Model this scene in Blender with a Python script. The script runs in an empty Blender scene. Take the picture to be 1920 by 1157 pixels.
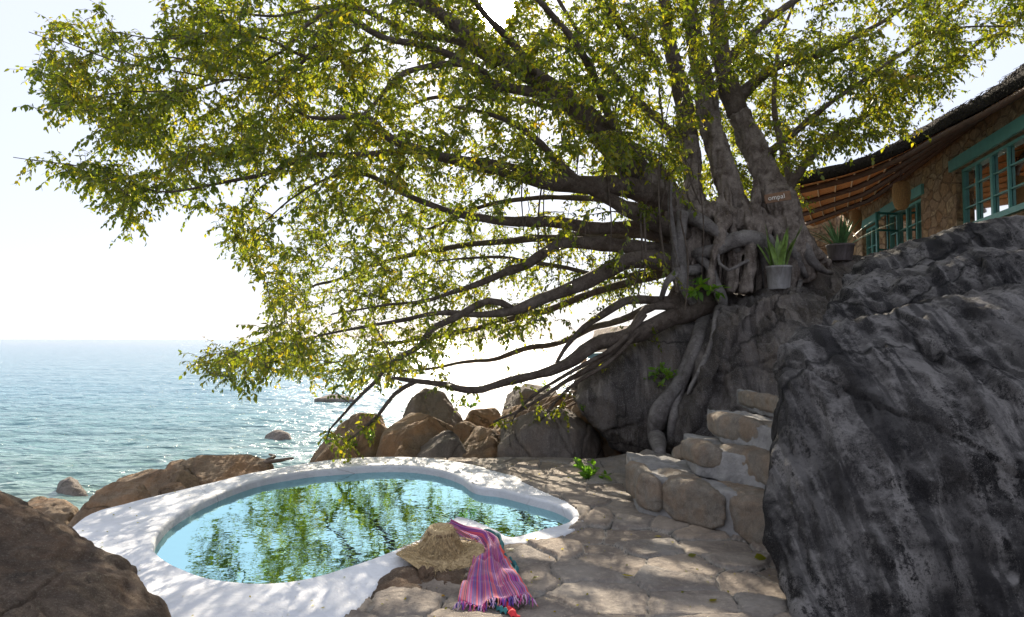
import bpy, bmesh, math, random
import numpy as np
from mathutils import Vector, Matrix
from mathutils.bvhtree import BVHTree
random.seed(7); RS = np.random.RandomState(7)
S = bpy.context.scene; COL = S.collection; R = math.radians
F = 1280.0; TH = math.atan(57.5/F); CAMZ = 1.5
CT, ST = math.cos(TH), math.sin(TH)
SUN_AZ, SUN_EL = -1.4, 26.2          # degrees: from +Y, above the horizon

# ---------------------------------------------------------------- view helpers
def at(px, py, Y):
    u = (px-960)/F; v = (578.5-py)/F; k = Y/(CT-v*ST)
    return Vector((u*k, Y, CAMZ+(ST+v*CT)*k))
def onz(px, py, z):
    u = (px-960)/F; v = (578.5-py)/F; k = (z-CAMZ)/(ST+v*CT)
    return Vector((u*k, (CT-v*ST)*k, z))
# ---------------------------------------------------------------- noise
def vnoise(p, seed=0):
    p = np.asarray(p, float)+seed*17.31
    i = np.floor(p).astype(np.int64); f = p-i; f = f*f*f*(f*(f*6-15)+10)
    def h(x, y, z):
        n = (x*73856093) ^ (y*19349663) ^ (z*83492791)
        n = (n ^ (n >> 13))*1274126177 & 0x7fffffff
        n = (n ^ (n >> 16)) & 0xffff
        return n/32767.5-1
    x, y, z = i[:, 0], i[:, 1], i[:, 2]; fx, fy, fz = f[:, 0], f[:, 1], f[:, 2]
    def L(a, b, t): return a+(b-a)*t
    return L(L(L(h(x,y,z), h(x+1,y,z), fx), L(h(x,y+1,z), h(x+1,y+1,z), fx), fy),
             L(L(h(x,y,z+1), h(x+1,y,z+1), fx), L(h(x,y+1,z+1), h(x+1,y+1,z+1), fx), fy), fz)
def fbm(p, o=4, seed=0, g=.5):
    p = np.asarray(p, float); a = 1.; s = 0; r = np.zeros(len(p))
    for k in range(o):
        r += a*vnoise(p*(2.03**k), seed+k*3); s += a; a *= g
    return r/s
# ---------------------------------------------------------------- objects
def tag(o, label=None, cat=None, group=None, kind=None):
    for k, v in (('label', label), ('category', cat), ('group', group), ('kind', kind)):
        if v: o[k] = v
    return o
def link(name, me, mat=None, parent=None):
    o = bpy.data.objects.new(name, me); COL.objects.link(o)
    if mat is not None and me is not None: me.materials.append(mat)
    if parent is not None:
        o.parent = parent; o.matrix_parent_inverse = Matrix.Translation(-Vector(parent.location))
    return o
def empty(name, loc, label, cat, group=None):
    o = bpy.data.objects.new(name, None); COL.objects.link(o); o.location = loc
    o.empty_display_size = .1
    return tag(o, label, cat, group)
def me_from(V, Fc, smooth=True, name='m'):
    me = bpy.data.meshes.new(name)
    me.from_pydata([tuple(v) for v in V], [], [tuple(f) for f in Fc])
    if smooth: me.polygons.foreach_set('use_smooth', [True]*len(me.polygons))
    me.update(); return me
class MB:
    def __init__(s): s.V = []; s.F = []
    def add(s, V, Fc):
        n = len(s.V); s.V += [tuple(v) for v in V]; s.F += [tuple(i+n for i in f) for f in Fc]
    def box(s, c, size, rz=0, jit=0):
        hx, hy, hz = size[0]/2, size[1]/2, size[2]/2; ca, sa = math.cos(rz), math.sin(rz); V = []
        for x, y, z in ((-1,-1,-1),(1,-1,-1),(1,1,-1),(-1,1,-1),(-1,-1,1),(1,-1,1),(1,1,1),(-1,1,1)):
            x *= hx; y *= hy; z *= hz
            V.append((c[0]+x*ca-y*sa, c[1]+x*sa+y*ca, c[2]+z))
        s.add(V, ((0,3,2,1),(4,5,6,7),(0,1,5,4),(1,2,6,5),(2,3,7,6),(3,0,4,7)))
    def beam(s, a, b, w, h=None, up=(0,0,1)):
        a = Vector(a); b = Vector(b); h = h or w; d = (b-a).normalized()
        x = d.cross(Vector(up)).normalized()*(w/2); y = x.cross(d).normalized()*(h/2)
        V = [a-x-y, a+x-y, a+x+y, a-x+y, b-x-y, b+x-y, b+x+y, b-x+y]
        s.add(V, ((0,3,2,1),(4,5,6,7),(0,1,5,4),(1,2,6,5),(2,3,7,6),(3,0,4,7)))
    def tube(s, P, Rr, n=6, cap=True):
        P = [Vector(p) for p in P]; m = len(P)
        if not hasattr(Rr, '__len__'): Rr = [Rr]*m
        V = []; up = Vector((.13, .31, .94)); x = None
        for i, p in enumerate(P):
            d = (P[min(i+1, m-1)]-P[max(i-1, 0)]); d = d.normalized() if d.length > 1e-9 else Vector((0,0,1))
            if x is None:
                x = d.cross(up); x = x.normalized() if x.length > .01 else d.cross(Vector((1,0,0))).normalized()
            else:
                x = x-d*x.dot(d); x = x.normalized() if x.length > 1e-6 else d.orthogonal().normalized()
            y = d.cross(x)
            for k in range(n):
                a = 2*math.pi*k/n; V.append(p+(x*math.cos(a)+y*math.sin(a))*Rr[i])
        Fc = [(i*n+k, i*n+(k+1)%n, (i+1)*n+(k+1)%n, (i+1)*n+k) for i in range(m-1) for k in range(n)]
        if cap and n > 2: Fc += [tuple(range(n))[::-1], tuple((m-1)*n+k for k in range(n))]
        s.add(V, Fc)
    def lathe(s, c, prof, n=24):
        V = []; m = len(prof)
        for r, z in prof:
            for k in range(n):
                a = 2*math.pi*k/n; V.append((c[0]+r*math.cos(a), c[1]+r*math.sin(a), c[2]+z))
        s.add(V, [(i*n+k, i*n+(k+1)%n, (i+1)*n+(k+1)%n, (i+1)*n+k) for i in range(m-1) for k in range(n)])
    def build(s, name, mat, parent=None, smooth=True):
        return link(name, me_from(s.V, s.F, smooth, name), mat, parent)
def spline(P, step):                                     # Catmull-Rom through points (any number of columns)
    P = np.array(P, float); Q = np.vstack([2*P[0]-P[1], P, 2*P[-1]-P[-2]]); out = []
    for i in range(1, len(Q)-2):
        n = max(1, int(np.linalg.norm((Q[i+1]-Q[i])[:3])/step))
        for t in np.arange(n)/n:
            a, b, c, d = Q[i-1], Q[i], Q[i+1], Q[i+2]
            out.append(.5*((2*b)+(c-a)*t+(2*a-5*b+4*c-d)*t*t+(3*b-a-3*c+d)*t**3))
    out.append(P[-1]); return np.array(out)
def evalmesh(o):
    dg = bpy.context.evaluated_depsgraph_get(); me = bpy.data.meshes.new_from_object(o.evaluated_get(dg))
    old = o.data; bpy.data.objects.remove(o); return me
def remesh(me, voxel, smooth):
    o = bpy.data.objects.new('tmp', me); COL.objects.link(o)
    m = o.modifiers.new('r', 'REMESH'); m.mode = 'VOXEL'; m.voxel_size = voxel
    if smooth:
        m = o.modifiers.new('s', 'SMOOTH'); m.factor = .5; m.iterations = smooth
    bpy.context.view_layer.update(); return evalmesh(o)
def arrs(me):
    n = len(me.vertices); co = np.empty(n*3); no = np.empty(n*3)
    me.vertices.foreach_get('co', co); me.vertex_normals.foreach_get('vector', no)
    return co.reshape(-1, 3), no.reshape(-1, 3)
def setco(me, co): me.vertices.foreach_set('co', co.ravel()); me.update()
def fattr(me, name, v):
    a = me.attributes.new(name, 'FLOAT', 'POINT'); a.data.foreach_set('value', np.asarray(v, np.float32))
# ---------------------------------------------------------------- materials
def mat(name):
    m = bpy.data.materials.new(name); m.use_nodes = True; nt = m.node_tree
    return m, nt, nt.nodes['Principled BSDF']
class NT:
    def __init__(s, nt): s.nt = nt
    def n(s, t, **kw):
        n = s.nt.nodes.new('ShaderNode'+t)
        for k, v in kw.items():
            if k in ('operation','blend_type','data_type','feature','noise_dimensions','attribute_name','voronoi_dimensions','distance','interpolation_type','clamp','vector_type','wave_type','bands_direction'): setattr(n, k, v)
            else: n.inputs[k].default_value = v
        return n
    def l(s, a, b): s.nt.links.new(a, b)
    def pos(s, sc=(1,1,1)):
        g = s.n('NewGeometry'); m = s.n('VectorMath', operation='MULTIPLY'); s.l(g.outputs['Position'], m.inputs[0]); m.inputs[1].default_value = sc
        return m.outputs[0]
    def noise(s, vec, scale, detail=6, rough=.55, dist=0):
        n = s.n('TexNoise', Scale=scale, Detail=detail, Roughness=rough, Distortion=dist)
        if vec is not None: s.l(vec, n.inputs['Vector'])
        return n.outputs['Fac']
    def voro(s, vec, scale, feature='F1', rand=1.):
        n = s.n('TexVoronoi', feature=feature, Scale=scale, Randomness=rand); s.l(vec, n.inputs['Vector']); return n
    def ramp(s, fac, stops):
        r = s.n('ValToRGB'); e = r.color_ramp.elements
        while len(e) < len(stops): e.new(.5)
        for k, (p, c) in enumerate(stops):
            e[k].position = p; e[k].color = (c, c, c, 1) if not hasattr(c, '__len__') else (*c, 1)
        s.l(fac, r.inputs[0]); return r.outputs[0]
    def mix(s, f, a, b, bt='MIX'):
        m = s.n('Mix', data_type='RGBA', blend_type=bt)
        for sock, v in ((m.inputs[0], f), (m.inputs[6], a), (m.inputs[7], b)):
            if isinstance(v, (int, float)): sock.default_value = v
            elif isinstance(v, tuple): sock.default_value = (*v, 1)
            else: s.l(v, sock)
        return m.outputs[2]
    def math(s, op, a, b=None):
        m = s.n('Math', operation=op)
        for k, v in enumerate((a, b)):
            if v is None: continue
            if isinstance(v, (int, float)): m.inputs[k].default_value = v
            else: s.l(v, m.inputs[k])
        return m.outputs[0]
    def bump(s, h, dist, strength=1, prev=None):
        b = s.n('Bump', Strength=strength, Distance=dist); s.l(h, b.inputs['Height'])
        if prev is not None: s.l(prev, b.inputs['Normal'])
        return b.outputs[0]

def rock_mat(name, dark, mid, light, warm=None, warm_amt=.5, streak=1., scale=1., spots=.5, bump=1., black=.5, wetz=None, zs=.16, tops=0, crk=.8):
    m, nt, P = mat(name); N = NT(nt); p = N.pos()
    ps = N.pos((1, .35 if zs < .3 else 1, zs)); wob = N.noise(p, 1.3*scale, 3)
    big = N.noise(p, .9*scale, 5, .6, .6); med = N.noise(p, 4*scale, 12, .74, .3); fine = N.noise(p, 38*scale, 8, .85)
    st = N.noise(ps, 5.5*scale, 7, .62, .8); st2 = N.noise(ps, 17*scale, 5, .6, .4)
    c = N.mix(N.ramp(med, [(.32, 0), (.68, 1)]), dark, mid)
    c = N.mix(N.math('MULTIPLY', N.ramp(N.math('MULTIPLY', big, fine), [(.2, 0), (.42, 1)]), .75), c, light)
    if warm: c = N.mix(N.math('MULTIPLY', N.ramp(N.noise(p, 1.7*scale, 4, .6, 1.), [(.42, 0), (.62, 1)]), warm_amt), c, warm)
    if streak:
        c = N.mix(N.math('MULTIPLY', N.ramp(st, [(.47, 0), (.54, 1)]), streak*black), c, tuple(x*.3 for x in dark))
        sl_ = N.math('MULTIPLY', N.ramp(st2, [(.5, 0), (.6, 1)]), N.ramp(N.noise(p, 2.2*scale, 5, .6, .6), [(.45, 0), (.6, 1)]))
        c = N.mix(N.math('MULTIPLY', sl_, streak*.75), c, light)
    if spots:
        v = N.noise(p, 95*scale, 3, .8)
        c = N.mix(N.math('MULTIPLY', N.ramp(v, [(.56, 0), (.63, 1)]), spots), c, tuple(min(.55, x*1.9) for x in light))
        v = N.noise(p, 60*scale, 4, .8)
        c = N.mix(N.math('MULTIPLY', N.ramp(v, [(.36, 1), (.44, 0)]), spots), c, tuple(x*.35 for x in dark))
    if wetz is not None:
        g = N.n('SeparateXYZ'); N.l(p, g.inputs[0]); mr = N.n('MapRange'); N.l(N.math('ADD', g.outputs[2], N.math('MULTIPLY', big, .3)), mr.inputs[0])
        mr.inputs[1].default_value = wetz; mr.inputs[2].default_value = wetz+.25
        c = N.mix(mr.outputs[0], tuple(x*.35 for x in mid), c)
    tn_ = N.n('TexNoise', Scale=1.6, Detail=5.); N.l(p, tn_.inputs['Vector']); ck = N.voro(N.mix(.3, p, tn_.outputs['Color']), 1.25*scale, 'DISTANCE_TO_EDGE').outputs['Distance']
    ckm = N.math('MULTIPLY', N.ramp(ck, [(0, 1), (.014, 0)]), N.ramp(N.noise(p, 1.3, 3), [(.42, 0), (.55, 1)])); c = N.mix(N.math('MULTIPLY', ckm, crk), c, tuple(x*.2 for x in dark))
    if tops:
        gn = N.n('NewGeometry'); sz = N.n('SeparateXYZ'); N.l(gn.outputs['Normal'], sz.inputs[0])
        tp = N.math('MULTIPLY', N.ramp(sz.outputs[2], [(.25, 0), (.75, 1)]), N.ramp(N.noise(p, 1.6, 7, .7, .5), [(.4, 0), (.6, 1)]))  # up-facing faces paler: highlights on the tops painted into the colour
        c = N.mix(N.math('MULTIPLY', tp, tops), c, light)
    nt.links.new(c, P.inputs['Base Color']); P.inputs['Roughness'].default_value = .86
    P.inputs['Specular IOR Level'].default_value = .3
    b = N.bump(med, .09*bump/scale, .9)
    b = N.bump(st, .11*bump*max(streak, .3)/scale, 1, b)
    b = N.bump(fine, .03*bump, 1, b)
    b = N.bump(N.noise(p, 130, 4, .7), .005*bump, .8, b)
    nt.links.new(b, P.inputs['Normal']); return m

def black_rock(name):
    m, nt, P = mat(name); N = NT(nt); p = N.pos(); ps = N.pos((1, .16, .12)); pm = N.pos((1, .22, .18))
    a = N.noise(ps, 3.4, 10, .6, .35); b = N.noise(pm, 8, 10, .62, .2); g = N.noise(p, .95, 5, .55, .4); f = N.noise(p, 75, 6, .85); f2 = N.noise(p, 24, 10, .85)
    fz = N.math('MULTIPLY', N.math('SUBTRACT', f2, .5), .55); a = N.math('ADD', a, fz); b = N.math('ADD', b, N.math('MULTIPLY', fz, 1.2)); fs = N.noise(p, 150, 3, .8)
    c = N.mix(N.ramp(a, [(.46, 0), (.54, 1)]), (.016,.014,.015), (.11,.10,.096))
    c = N.mix(N.math('MULTIPLY', N.ramp(b, [(.5, 0), (.56, 1)]), N.ramp(g, [(.44, .05), (.56, .95)])), c, (.36,.335,.32))
    c = N.mix(N.math('MULTIPLY', N.ramp(f2, [(.42, 1), (.48, 0)]), .75), c, (.016,.014,.016))
    c = N.mix(N.math('MULTIPLY', N.ramp(f, [(.55, 0), (.6, 1)]), .45), c, (.27,.25,.24)); c = N.mix(N.math('MULTIPLY', N.ramp(fs, [(.6, 0), (.66, 1)]), .55), c, (.42,.40,.38)); c = N.mix(N.math('MULTIPLY', N.ramp(f, [(.40, 1), (.45, 0)]), .7), c, (.012,.011,.012))
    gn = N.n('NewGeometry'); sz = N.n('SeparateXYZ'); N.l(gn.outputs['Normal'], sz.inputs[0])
    tp = N.math('MULTIPLY', N.ramp(sz.outputs[2], [(.3, 0), (.8, 1)]), N.ramp(N.noise(p, 3.4, 10, .75, .5), [(.44, 0), (.56, 1)]))  # pale highlights of the upward faces, put into the rock colour
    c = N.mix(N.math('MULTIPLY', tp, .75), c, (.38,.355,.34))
    sk = N.math('ADD', N.noise(N.pos((1, .02, .06)), 9.5, 4, .55, .3), fz); c = N.mix(N.math('MULTIPLY', N.ramp(sk, [(.50, 0), (.55, 1)]), N.ramp(g, [(.36, .95), (.6, .45)])), c, (.018,.016,.018))
    tn_ = N.n('TexNoise', Scale=1.2, Detail=5.); N.l(p, tn_.inputs['Vector']); ck = N.voro(N.mix(.3, N.pos((1, 1, .8)), tn_.outputs['Color']), .8, 'DISTANCE_TO_EDGE').outputs['Distance']
    ckm = N.ramp(ck, [(0, 1), (.012, 0)]); c = N.mix(N.math('MULTIPLY', ckm, .85), c, (.01,.009,.01))
    N.l(c, P.inputs['Base Color']); P.inputs['Roughness'].default_value = .78; P.inputs['Specular IOR Level'].default_value = .35
    h = N.bump(a, .10, 1); h = N.bump(b, .05, 1, h); h = N.bump(f2, .03, 1, h); h = N.bump(f, .012, 1, h); h = N.bump(N.math('SUBTRACT', 1., ckm), .03, 1, h); N.l(h, P.inputs['Normal']); return m
def bark_mat(name, a, b_, moss=.0):
    m, nt, P = mat(name); N = NT(nt); p = N.pos()
    n1 = N.noise(p, 5, 6, .6, .5); n2 = N.noise(p, 42, 5, .7); v = N.noise(p, 14, 6, .7, 1.2)
    c = N.mix(N.ramp(n1, [(.35, 0), (.65, 1)]), a, b_)
    c = N.mix(N.math('MULTIPLY', N.ramp(v, [(.5, 0), (.65, 1)]), .5), c, tuple(x*.4 for x in a))
    c = N.mix(N.math('MULTIPLY', N.ramp(n2, [(.55, 0), (.66, 1)]), .35), c, tuple(min(1, x*1.6) for x in b_))
    N.l(c, P.inputs['Base Color']); P.inputs['Roughness'].default_value = .85; P.inputs['Specular IOR Level'].default_value = .25
    bb = N.bump(v, .03); N.l(N.bump(n2, .008, 1, bb), P.inputs['Normal']); return m
def plain(name, col, rough=.6, var=.15, scale=20, bump=.002, metal=0, spec=.5):
    m, nt, P = mat(name); N = NT(nt); n1 = N.noise(N.pos(), scale, 5)
    c = N.mix(N.ramp(n1, [(.3, 0), (.7, 1)]), tuple(x*(1-var) for x in col), tuple(min(1, x*(1+var)) for x in col))
    N.l(c, P.inputs['Base Color']); P.inputs['Roughness'].default_value = rough; P.inputs['Metallic'].default_value = metal
    P.inputs['Specular IOR Level'].default_value = spec
    if bump: N.l(N.bump(n1, bump), P.inputs['Normal'])
    return m
M = {}
M['rock_dark'] = rock_mat('granite_black_streaked', (.035,.03,.03), (.10,.09,.088), (.30,.275,.265), None, 0, 1., .8, .28, 1.2, .85, None, .07, .75)
M['rock_hill'] = rock_mat('granite_grey_brown', (.085,.072,.068), (.20,.175,.165), (.36,.32,.295), (.16,.12,.09), .5, .75, .8, .3, .9, .7)
M['rock_shore'] = rock_mat('granite_tan', (.17,.115,.075), (.38,.265,.17), (.52,.40,.28), (.48,.25,.11), .6, .35, 1., .25, 1., .5, -1.05, .4)
M['rock_block'] = rock_mat('granite_grey_block', (.14,.115,.1), (.27,.23,.2), (.38,.33,.29), (.26,.18,.12), .4, .5, .9, .25, .8, .45)
M['rock_fore'] = rock_mat('granite_brown_fore', (.07,.052,.042), (.19,.14,.105), (.36,.27,.2), (.30,.18,.105), .6, .5, 1.3, .3, 1.3, .5, None, .6)
M['rock_pale'] = rock_mat('granite_pale', (.16,.145,.13), (.28,.25,.225), (.4,.36,.33), (.32,.24,.16), .4, .3, 1.3, .3, .8, .4, None, .5)
M['rock_step'] = rock_mat('step_stone', (.17,.145,.12), (.33,.28,.22), (.48,.42,.35), (.34,.22,.13), .5, .25, 2.2, .35, .7, .45, None, .5, 0, .12)
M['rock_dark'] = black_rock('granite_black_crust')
M['bark'] = bark_mat('bark_brown', (.075,.055,.043), (.16,.13,.11))
M['root'] = bark_mat('bark_grey', (.12,.105,.1), (.25,.23,.22))
M['trunk'] = bark_mat('bark_trunk', (.095,.072,.06), (.30,.255,.225))

# ---------------------------------------------------------------- rocks
ROCKS = []
def rock(name, label, hulls, m, back=.8, voxel=.035, smooth=6, amp=.05, freq=1.6, seed=1, down=0, cracks=2, ridge=0, cat='boulder', group=None, grow=0, crackw=.012, parent=None, micro=.016, mz=6., facets=0):
    bm = bmesh.new()
    for pts in hulls:
        W = [p if isinstance(p, Vector) else at(*p) for p in pts]; c = sum(W, Vector())/len(W); vs = []
        for w in W:
            vs.append(bm.verts.new(w)); q = c+(w-c)*.86; kb = 1+back/c.y; q = Vector((q.x*kb, q.y*kb, CAMZ+(q.z-CAMZ)*kb)); vs.append(bm.verts.new(q))
            if down: vs.append(bm.verts.new((w.x, w.y+.1, w.z-down))); vs.append(bm.verts.new((q.x, q.y, q.z-down)))
        r = bmesh.ops.convex_hull(bm, input=vs)
        bmesh.ops.delete(bm, geom=list({g for g in r['geom_interior']+r['geom_unused'] if isinstance(g, bmesh.types.BMVert)}), context='VERTS')
    me = bpy.data.meshes.new(name); bm.to_mesh(me); bm.free()
    me = remesh(me, voxel, smooth); co, no = arrs(me)
    if facets:
        rf = np.random.RandomState(seed*7+5); cc = co.mean(0)
        for k in range(facets):
            nn = rf.normal(size=3); nn[1] = -abs(nn[1]); nn /= np.linalg.norm(nn); h_ = (co-cc)@nn; lim = h_.max()*rf.uniform(.80, .95); co -= nn*(np.maximum(0, h_-lim)*.92)[:, None]
        setco(me, co); co, no = arrs(me)
    d = amp*fbm(co*freq, 5, seed)+amp*.35*fbm(co*freq*4, 4, seed+9)
    d += amp*.8*(-np.abs(fbm(co*freq*.9, 4, seed+5))*1.6+.3)
    d += micro*(-np.abs(fbm(co*np.array([11, 11 if mz > 5 else 2.2, mz]), 4, seed+60))*2+.4)
    if ridge:
        q = co*np.array([4.2, 1.1, .75]); d += ridge*(-np.abs(fbm(q+.5*fbm(co*1.4, 3, seed)[:, None], 4, seed+20))*2+.4)
    rs = np.random.RandomState(seed*13+1); ctr = co.mean(0); size = (co.max(0)-co.min(0))
    for k in range(cracks):
        nrm = rs.normal(size=3)*np.array([1, .3, .9]); nrm /= np.linalg.norm(nrm)
        q = (co-ctr-rs.uniform(-.28, .28, 3)*size)@nrm+.09*fbm(co*2.5, 4, seed+k)
        msk = np.clip(fbm(co*.9, 2, seed+40+k)*3+.6, 0, 1)
        d -= crackw*2.6*np.exp(-(q/crackw)**2)*msk
        d += np.where(q > 0, .018, 0)*msk
    co += no*(d+grow)[:, None]; setco(me, co)
    me.polygons.foreach_set('use_smooth', [True]*len(me.polygons))
    o = link(name, me, m, parent)
    if parent is None: tag(o, label, cat, group)
    ROCKS.append(o); return o
def bvh_of(objs):
    V = []; T = []
    for o in objs:
        n = len(V); V += [v.co for v in o.data.vertices]; T += [tuple(i+n for i in p.vertices) for p in o.data.polygons]
    return BVHTree.FromPolygons(V, T)

B = 'boulder'
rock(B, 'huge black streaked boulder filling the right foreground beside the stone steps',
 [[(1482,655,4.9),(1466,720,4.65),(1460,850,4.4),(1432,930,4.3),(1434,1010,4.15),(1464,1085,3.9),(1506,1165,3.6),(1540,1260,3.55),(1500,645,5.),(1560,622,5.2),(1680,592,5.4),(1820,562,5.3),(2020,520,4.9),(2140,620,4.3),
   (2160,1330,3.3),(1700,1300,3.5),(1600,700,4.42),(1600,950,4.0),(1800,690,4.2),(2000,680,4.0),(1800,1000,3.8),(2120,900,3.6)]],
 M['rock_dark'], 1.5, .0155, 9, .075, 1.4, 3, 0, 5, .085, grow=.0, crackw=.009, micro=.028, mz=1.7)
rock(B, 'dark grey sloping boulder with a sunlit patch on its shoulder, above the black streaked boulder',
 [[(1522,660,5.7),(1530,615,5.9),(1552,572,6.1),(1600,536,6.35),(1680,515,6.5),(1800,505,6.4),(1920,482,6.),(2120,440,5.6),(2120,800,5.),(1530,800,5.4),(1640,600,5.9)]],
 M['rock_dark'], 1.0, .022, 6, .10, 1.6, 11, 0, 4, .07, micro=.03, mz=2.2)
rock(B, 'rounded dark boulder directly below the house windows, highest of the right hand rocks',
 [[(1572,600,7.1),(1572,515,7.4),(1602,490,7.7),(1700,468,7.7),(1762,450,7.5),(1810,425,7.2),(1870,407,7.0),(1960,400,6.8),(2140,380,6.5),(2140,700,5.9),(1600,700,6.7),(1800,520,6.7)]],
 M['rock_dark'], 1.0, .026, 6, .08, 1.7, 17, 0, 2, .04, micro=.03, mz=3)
rock(B, 'massive grey brown boulder carrying the fig tree behind the steps',
 [[(1258,850,8.3),(1292,720,8.5),(1306,640,8.7),(1348,580,8.9),(1400,556,8.9),(1460,542,8.7),(1570,533,8.5),(1590,570,8.0),(1560,650,7.6),(1520,750,7.3),(1500,870,7.1),(1350,890,7.5),(1430,650,7.75),(1360,700,8.05),(1400,800,7.6)],
  [(1260,850,8.2),(1345,580,8.7),(1500,560,8.5),(1420,560,8.2),(1360,640,8.1),(1300,800,8.0)],
  [(1310,600,9.3),(1340,562,9.4),(1400,542,9.5),(1480,526,9.5),(1560,538,9.3),(1500,640,9.0),(1350,640,9.0)]],
 M['rock_hill'], 2.2, .024, 4, .13, 1.1, 5, .2, 7, .10, crackw=.02, micro=.03, mz=2, facets=5)
rock(B, 'big dark slab leaning left against the tree boulder',
 [[(1078,700,9.0),(1070,722,9.0),(1092,762,8.9),(1150,830,8.8),(1200,858,8.7),(1310,850,8.6),(1320,600,9.2),(1292,590,9.3),(1250,607,9.4),(1180,652,9.4),(1120,676,9.3),(1140,730,8.6),(1235,690,8.65),(1250,800,8.4)]],
 M['rock_hill'], 1.3, .026, 4, .07, 1.3, 23, .1, 5, .03, crackw=.018, micro=.025, mz=2, facets=10)
rock('rock_ledge', 'low grey rock ledge between the two potted plants, laced with roots',
 [[(1450,560,9.3),(1485,508,9.5),(1520,500,9.7),(1560,484,9.9),(1650,484,10),(1700,500,9.8),(1690,580,9),(1500,580,9)]],
 M['rock_hill'], 1.6, .04, 5, .08, 1.8, 29, .1, 2, cat='rock')
rock(B, 'square faced grey boulder with a diagonal crack right behind the pool rim',
 [[(926,905,8.9),(934,805,9.0),(950,786,9.1),(1035,770,9.3),(1060,768,9.4),(1142,825,9.2),(1150,860,9.0),(1070,915,8.6),(1000,915,8.5),(1040,800,8.75),(960,810,8.8)]],
 M['rock_block'], 1.3, .024, 1, .04, 1.4, 31, .2, 5, crackw=.014, facets=12)
shore = [
 ('tan sunlit boulder with thin dry branches over it, behind the square grey boulder', [(905,830,10.4),(940,775,10.5),(990,757,10.7),(1060,742,10.8),(1110,760,10.7),(1150,830,10.4),(1130,870,10.2)], 'rock_shore', 1.3, 37),
 ('orange brown block leaning between the grey cone rock and the cracked grey boulder', [(852,838,9.5),(895,799,9.7),(938,812,9.6),(948,905,9.2),(872,905,9.1),(905,850,9.1)], 'rock_shore', .9, 41),
 ('smooth grey cone shaped rock just behind the middle of the pool rim', [(775,885,9.15),(793,822,9.3),(812,810,9.4),(838,810,9.4),(858,828,9.4),(898,885,9.15),(825,850,8.98)], 'rock_block', .8, 43),
 ('broad sunlit rock with cracks on its crest, behind the grey cone rock', [(686,880,9.5),(716,805,9.9),(768,769,10.2),(802,780,10.2),(850,800,10.1),(880,880,9.6),(770,800,9.8)], 'rock_shore', 1.0, 47),
 ('tall dark rounded boulder standing highest at the water behind the sunlit rock', [(742,830,11.4),(772,752,11.8),(796,728,12),(832,736,12),(864,780,11.8),(880,830,11.4),(810,770,11.2)], 'rock_block', 1.2, 53),
 ('brown flat topped boulder at the water under the tip of the lowest branch', [(612,840,10.5),(636,798,10.7),(676,778,10.9),(714,780,10.9),(724,805,10.7),(716,870,10.2),(640,870,10.2)], 'rock_shore', .9, 59),
 ('low wet brown rock between the flat topped boulder and the pool rim', [(562,885,9.4),(588,842,9.7),(618,824,9.8),(650,832,9.8),(680,875,9.4),(620,858,9.2)], 'rock_shore', .7, 61),
 ('small dark wedge rock in front of the broad sunlit rock', [(728,880,9.15),(760,822,9.4),(788,840,9.35),(800,880,9.1)], 'rock_shore', .6, 67),
 ('small rough tan rock filling the gap left of the orange brown block', [(842,850,9.9),(855,800,10.1),(872,790,10.2),(900,805,10.1),(905,850,9.9)], 'rock_shore', .7, 71),
 ('round blue grey boulder in the glare beyond the tan rocks', [(940,790,12.6),(948,740,12.8),(985,718,13),(1035,728,13),(1066,770,12.8),(1060,800,12.4)], 'rock_block', 1.2, 73),
 ('low flat rock in the glare right of the tall dark boulder', [(862,800,12.2),(885,770,12.5),(930,766,12.5),(950,800,12.2)], 'rock_shore', 1., 79),
 ('pale orange rock wedged under the leaning dark slab', [(1068,800,9.9),(1085,745,10.1),(1120,740,10.1),(1160,800,9.8),(1170,850,9.6),(1100,850,9.7)], 'rock_shore', .8, 83),
 ('long low brown boulder at the water furthest back along the left rim', [(282,898,9.0),(318,874,9.2),(400,859,9.4),(468,860,9.4),(512,874,9.2),(508,900,8.9),(400,915,8.7)], 'rock_shore', .9, 89),
 ('brown boulder with a shelf top in the middle of the left rim rocks', [(192,940,7.9),(222,892,8.1),(262,879,8.2),(330,884,8.2),(370,899,8.0),(364,925,7.8),(280,945,7.6)], 'rock_shore', .8, 97),
 ('curved brown rock sloping against the left corner of the pool', [(96,1015,6.6),(140,965,6.8),(182,924,7.0),(222,909,7.1),(266,912,7.0),(284,940,6.8),(200,985,6.5),(130,1030,6.3)], 'rock_shore', .7, 101),
 ('orange brown rounded rock at the far left in the shallows', [(20,950,7.8),(60,937,8.0),(118,939,8.0),(146,956,7.8),(140,1000,7.4),(40,1000,7.4)], 'rock_shore', .8, 103),
]
for lab, pts, mk, bk, sd in shore:
    rock(B if bk > .75 else 'rock', lab, [pts], M[mk], bk, .024, 1, .03, 2., sd, .9, 4, .0, facets=16, grow=.012, group=None, cat=B if bk > .75 else 'rock', crackw=.011)
rock('rock', 'small tan rock beside the shelf topped boulder, touching the white rim', [[(296,915,7.7),(312,905,7.9),(340,902,7.9),(352,915,7.7),(320,935,7.5)]], M['rock_shore'], .3, .02, 3, .03, 3, 107, .5, 0, cat='rock')
# rocks in the water
for k, (lab, pts) in enumerate([
 ('grey rock awash in the sea right of centre of the bay', [(490,834,17.4),(500,816,17.9),(518,807,18),(540,812,17.8),(552,834,17.6)]),
 ('small dark pointed rock awash near the left shore', [(98,935,11.3),(112,905,11.5),(130,896,11.6),(152,915,11.5),(166,935,11.3)]),
 ('low submerged looking rock further out under the hanging twigs', [(590,748,28),(620,741,28.5),(650,742,28.5),(668,750,28)])]):
    rock('sea_rock', lab, [pts], M['rock_block'], .7, .05, 3, .07, 2, 109+k, .6, 1, cat='rock')
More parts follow.
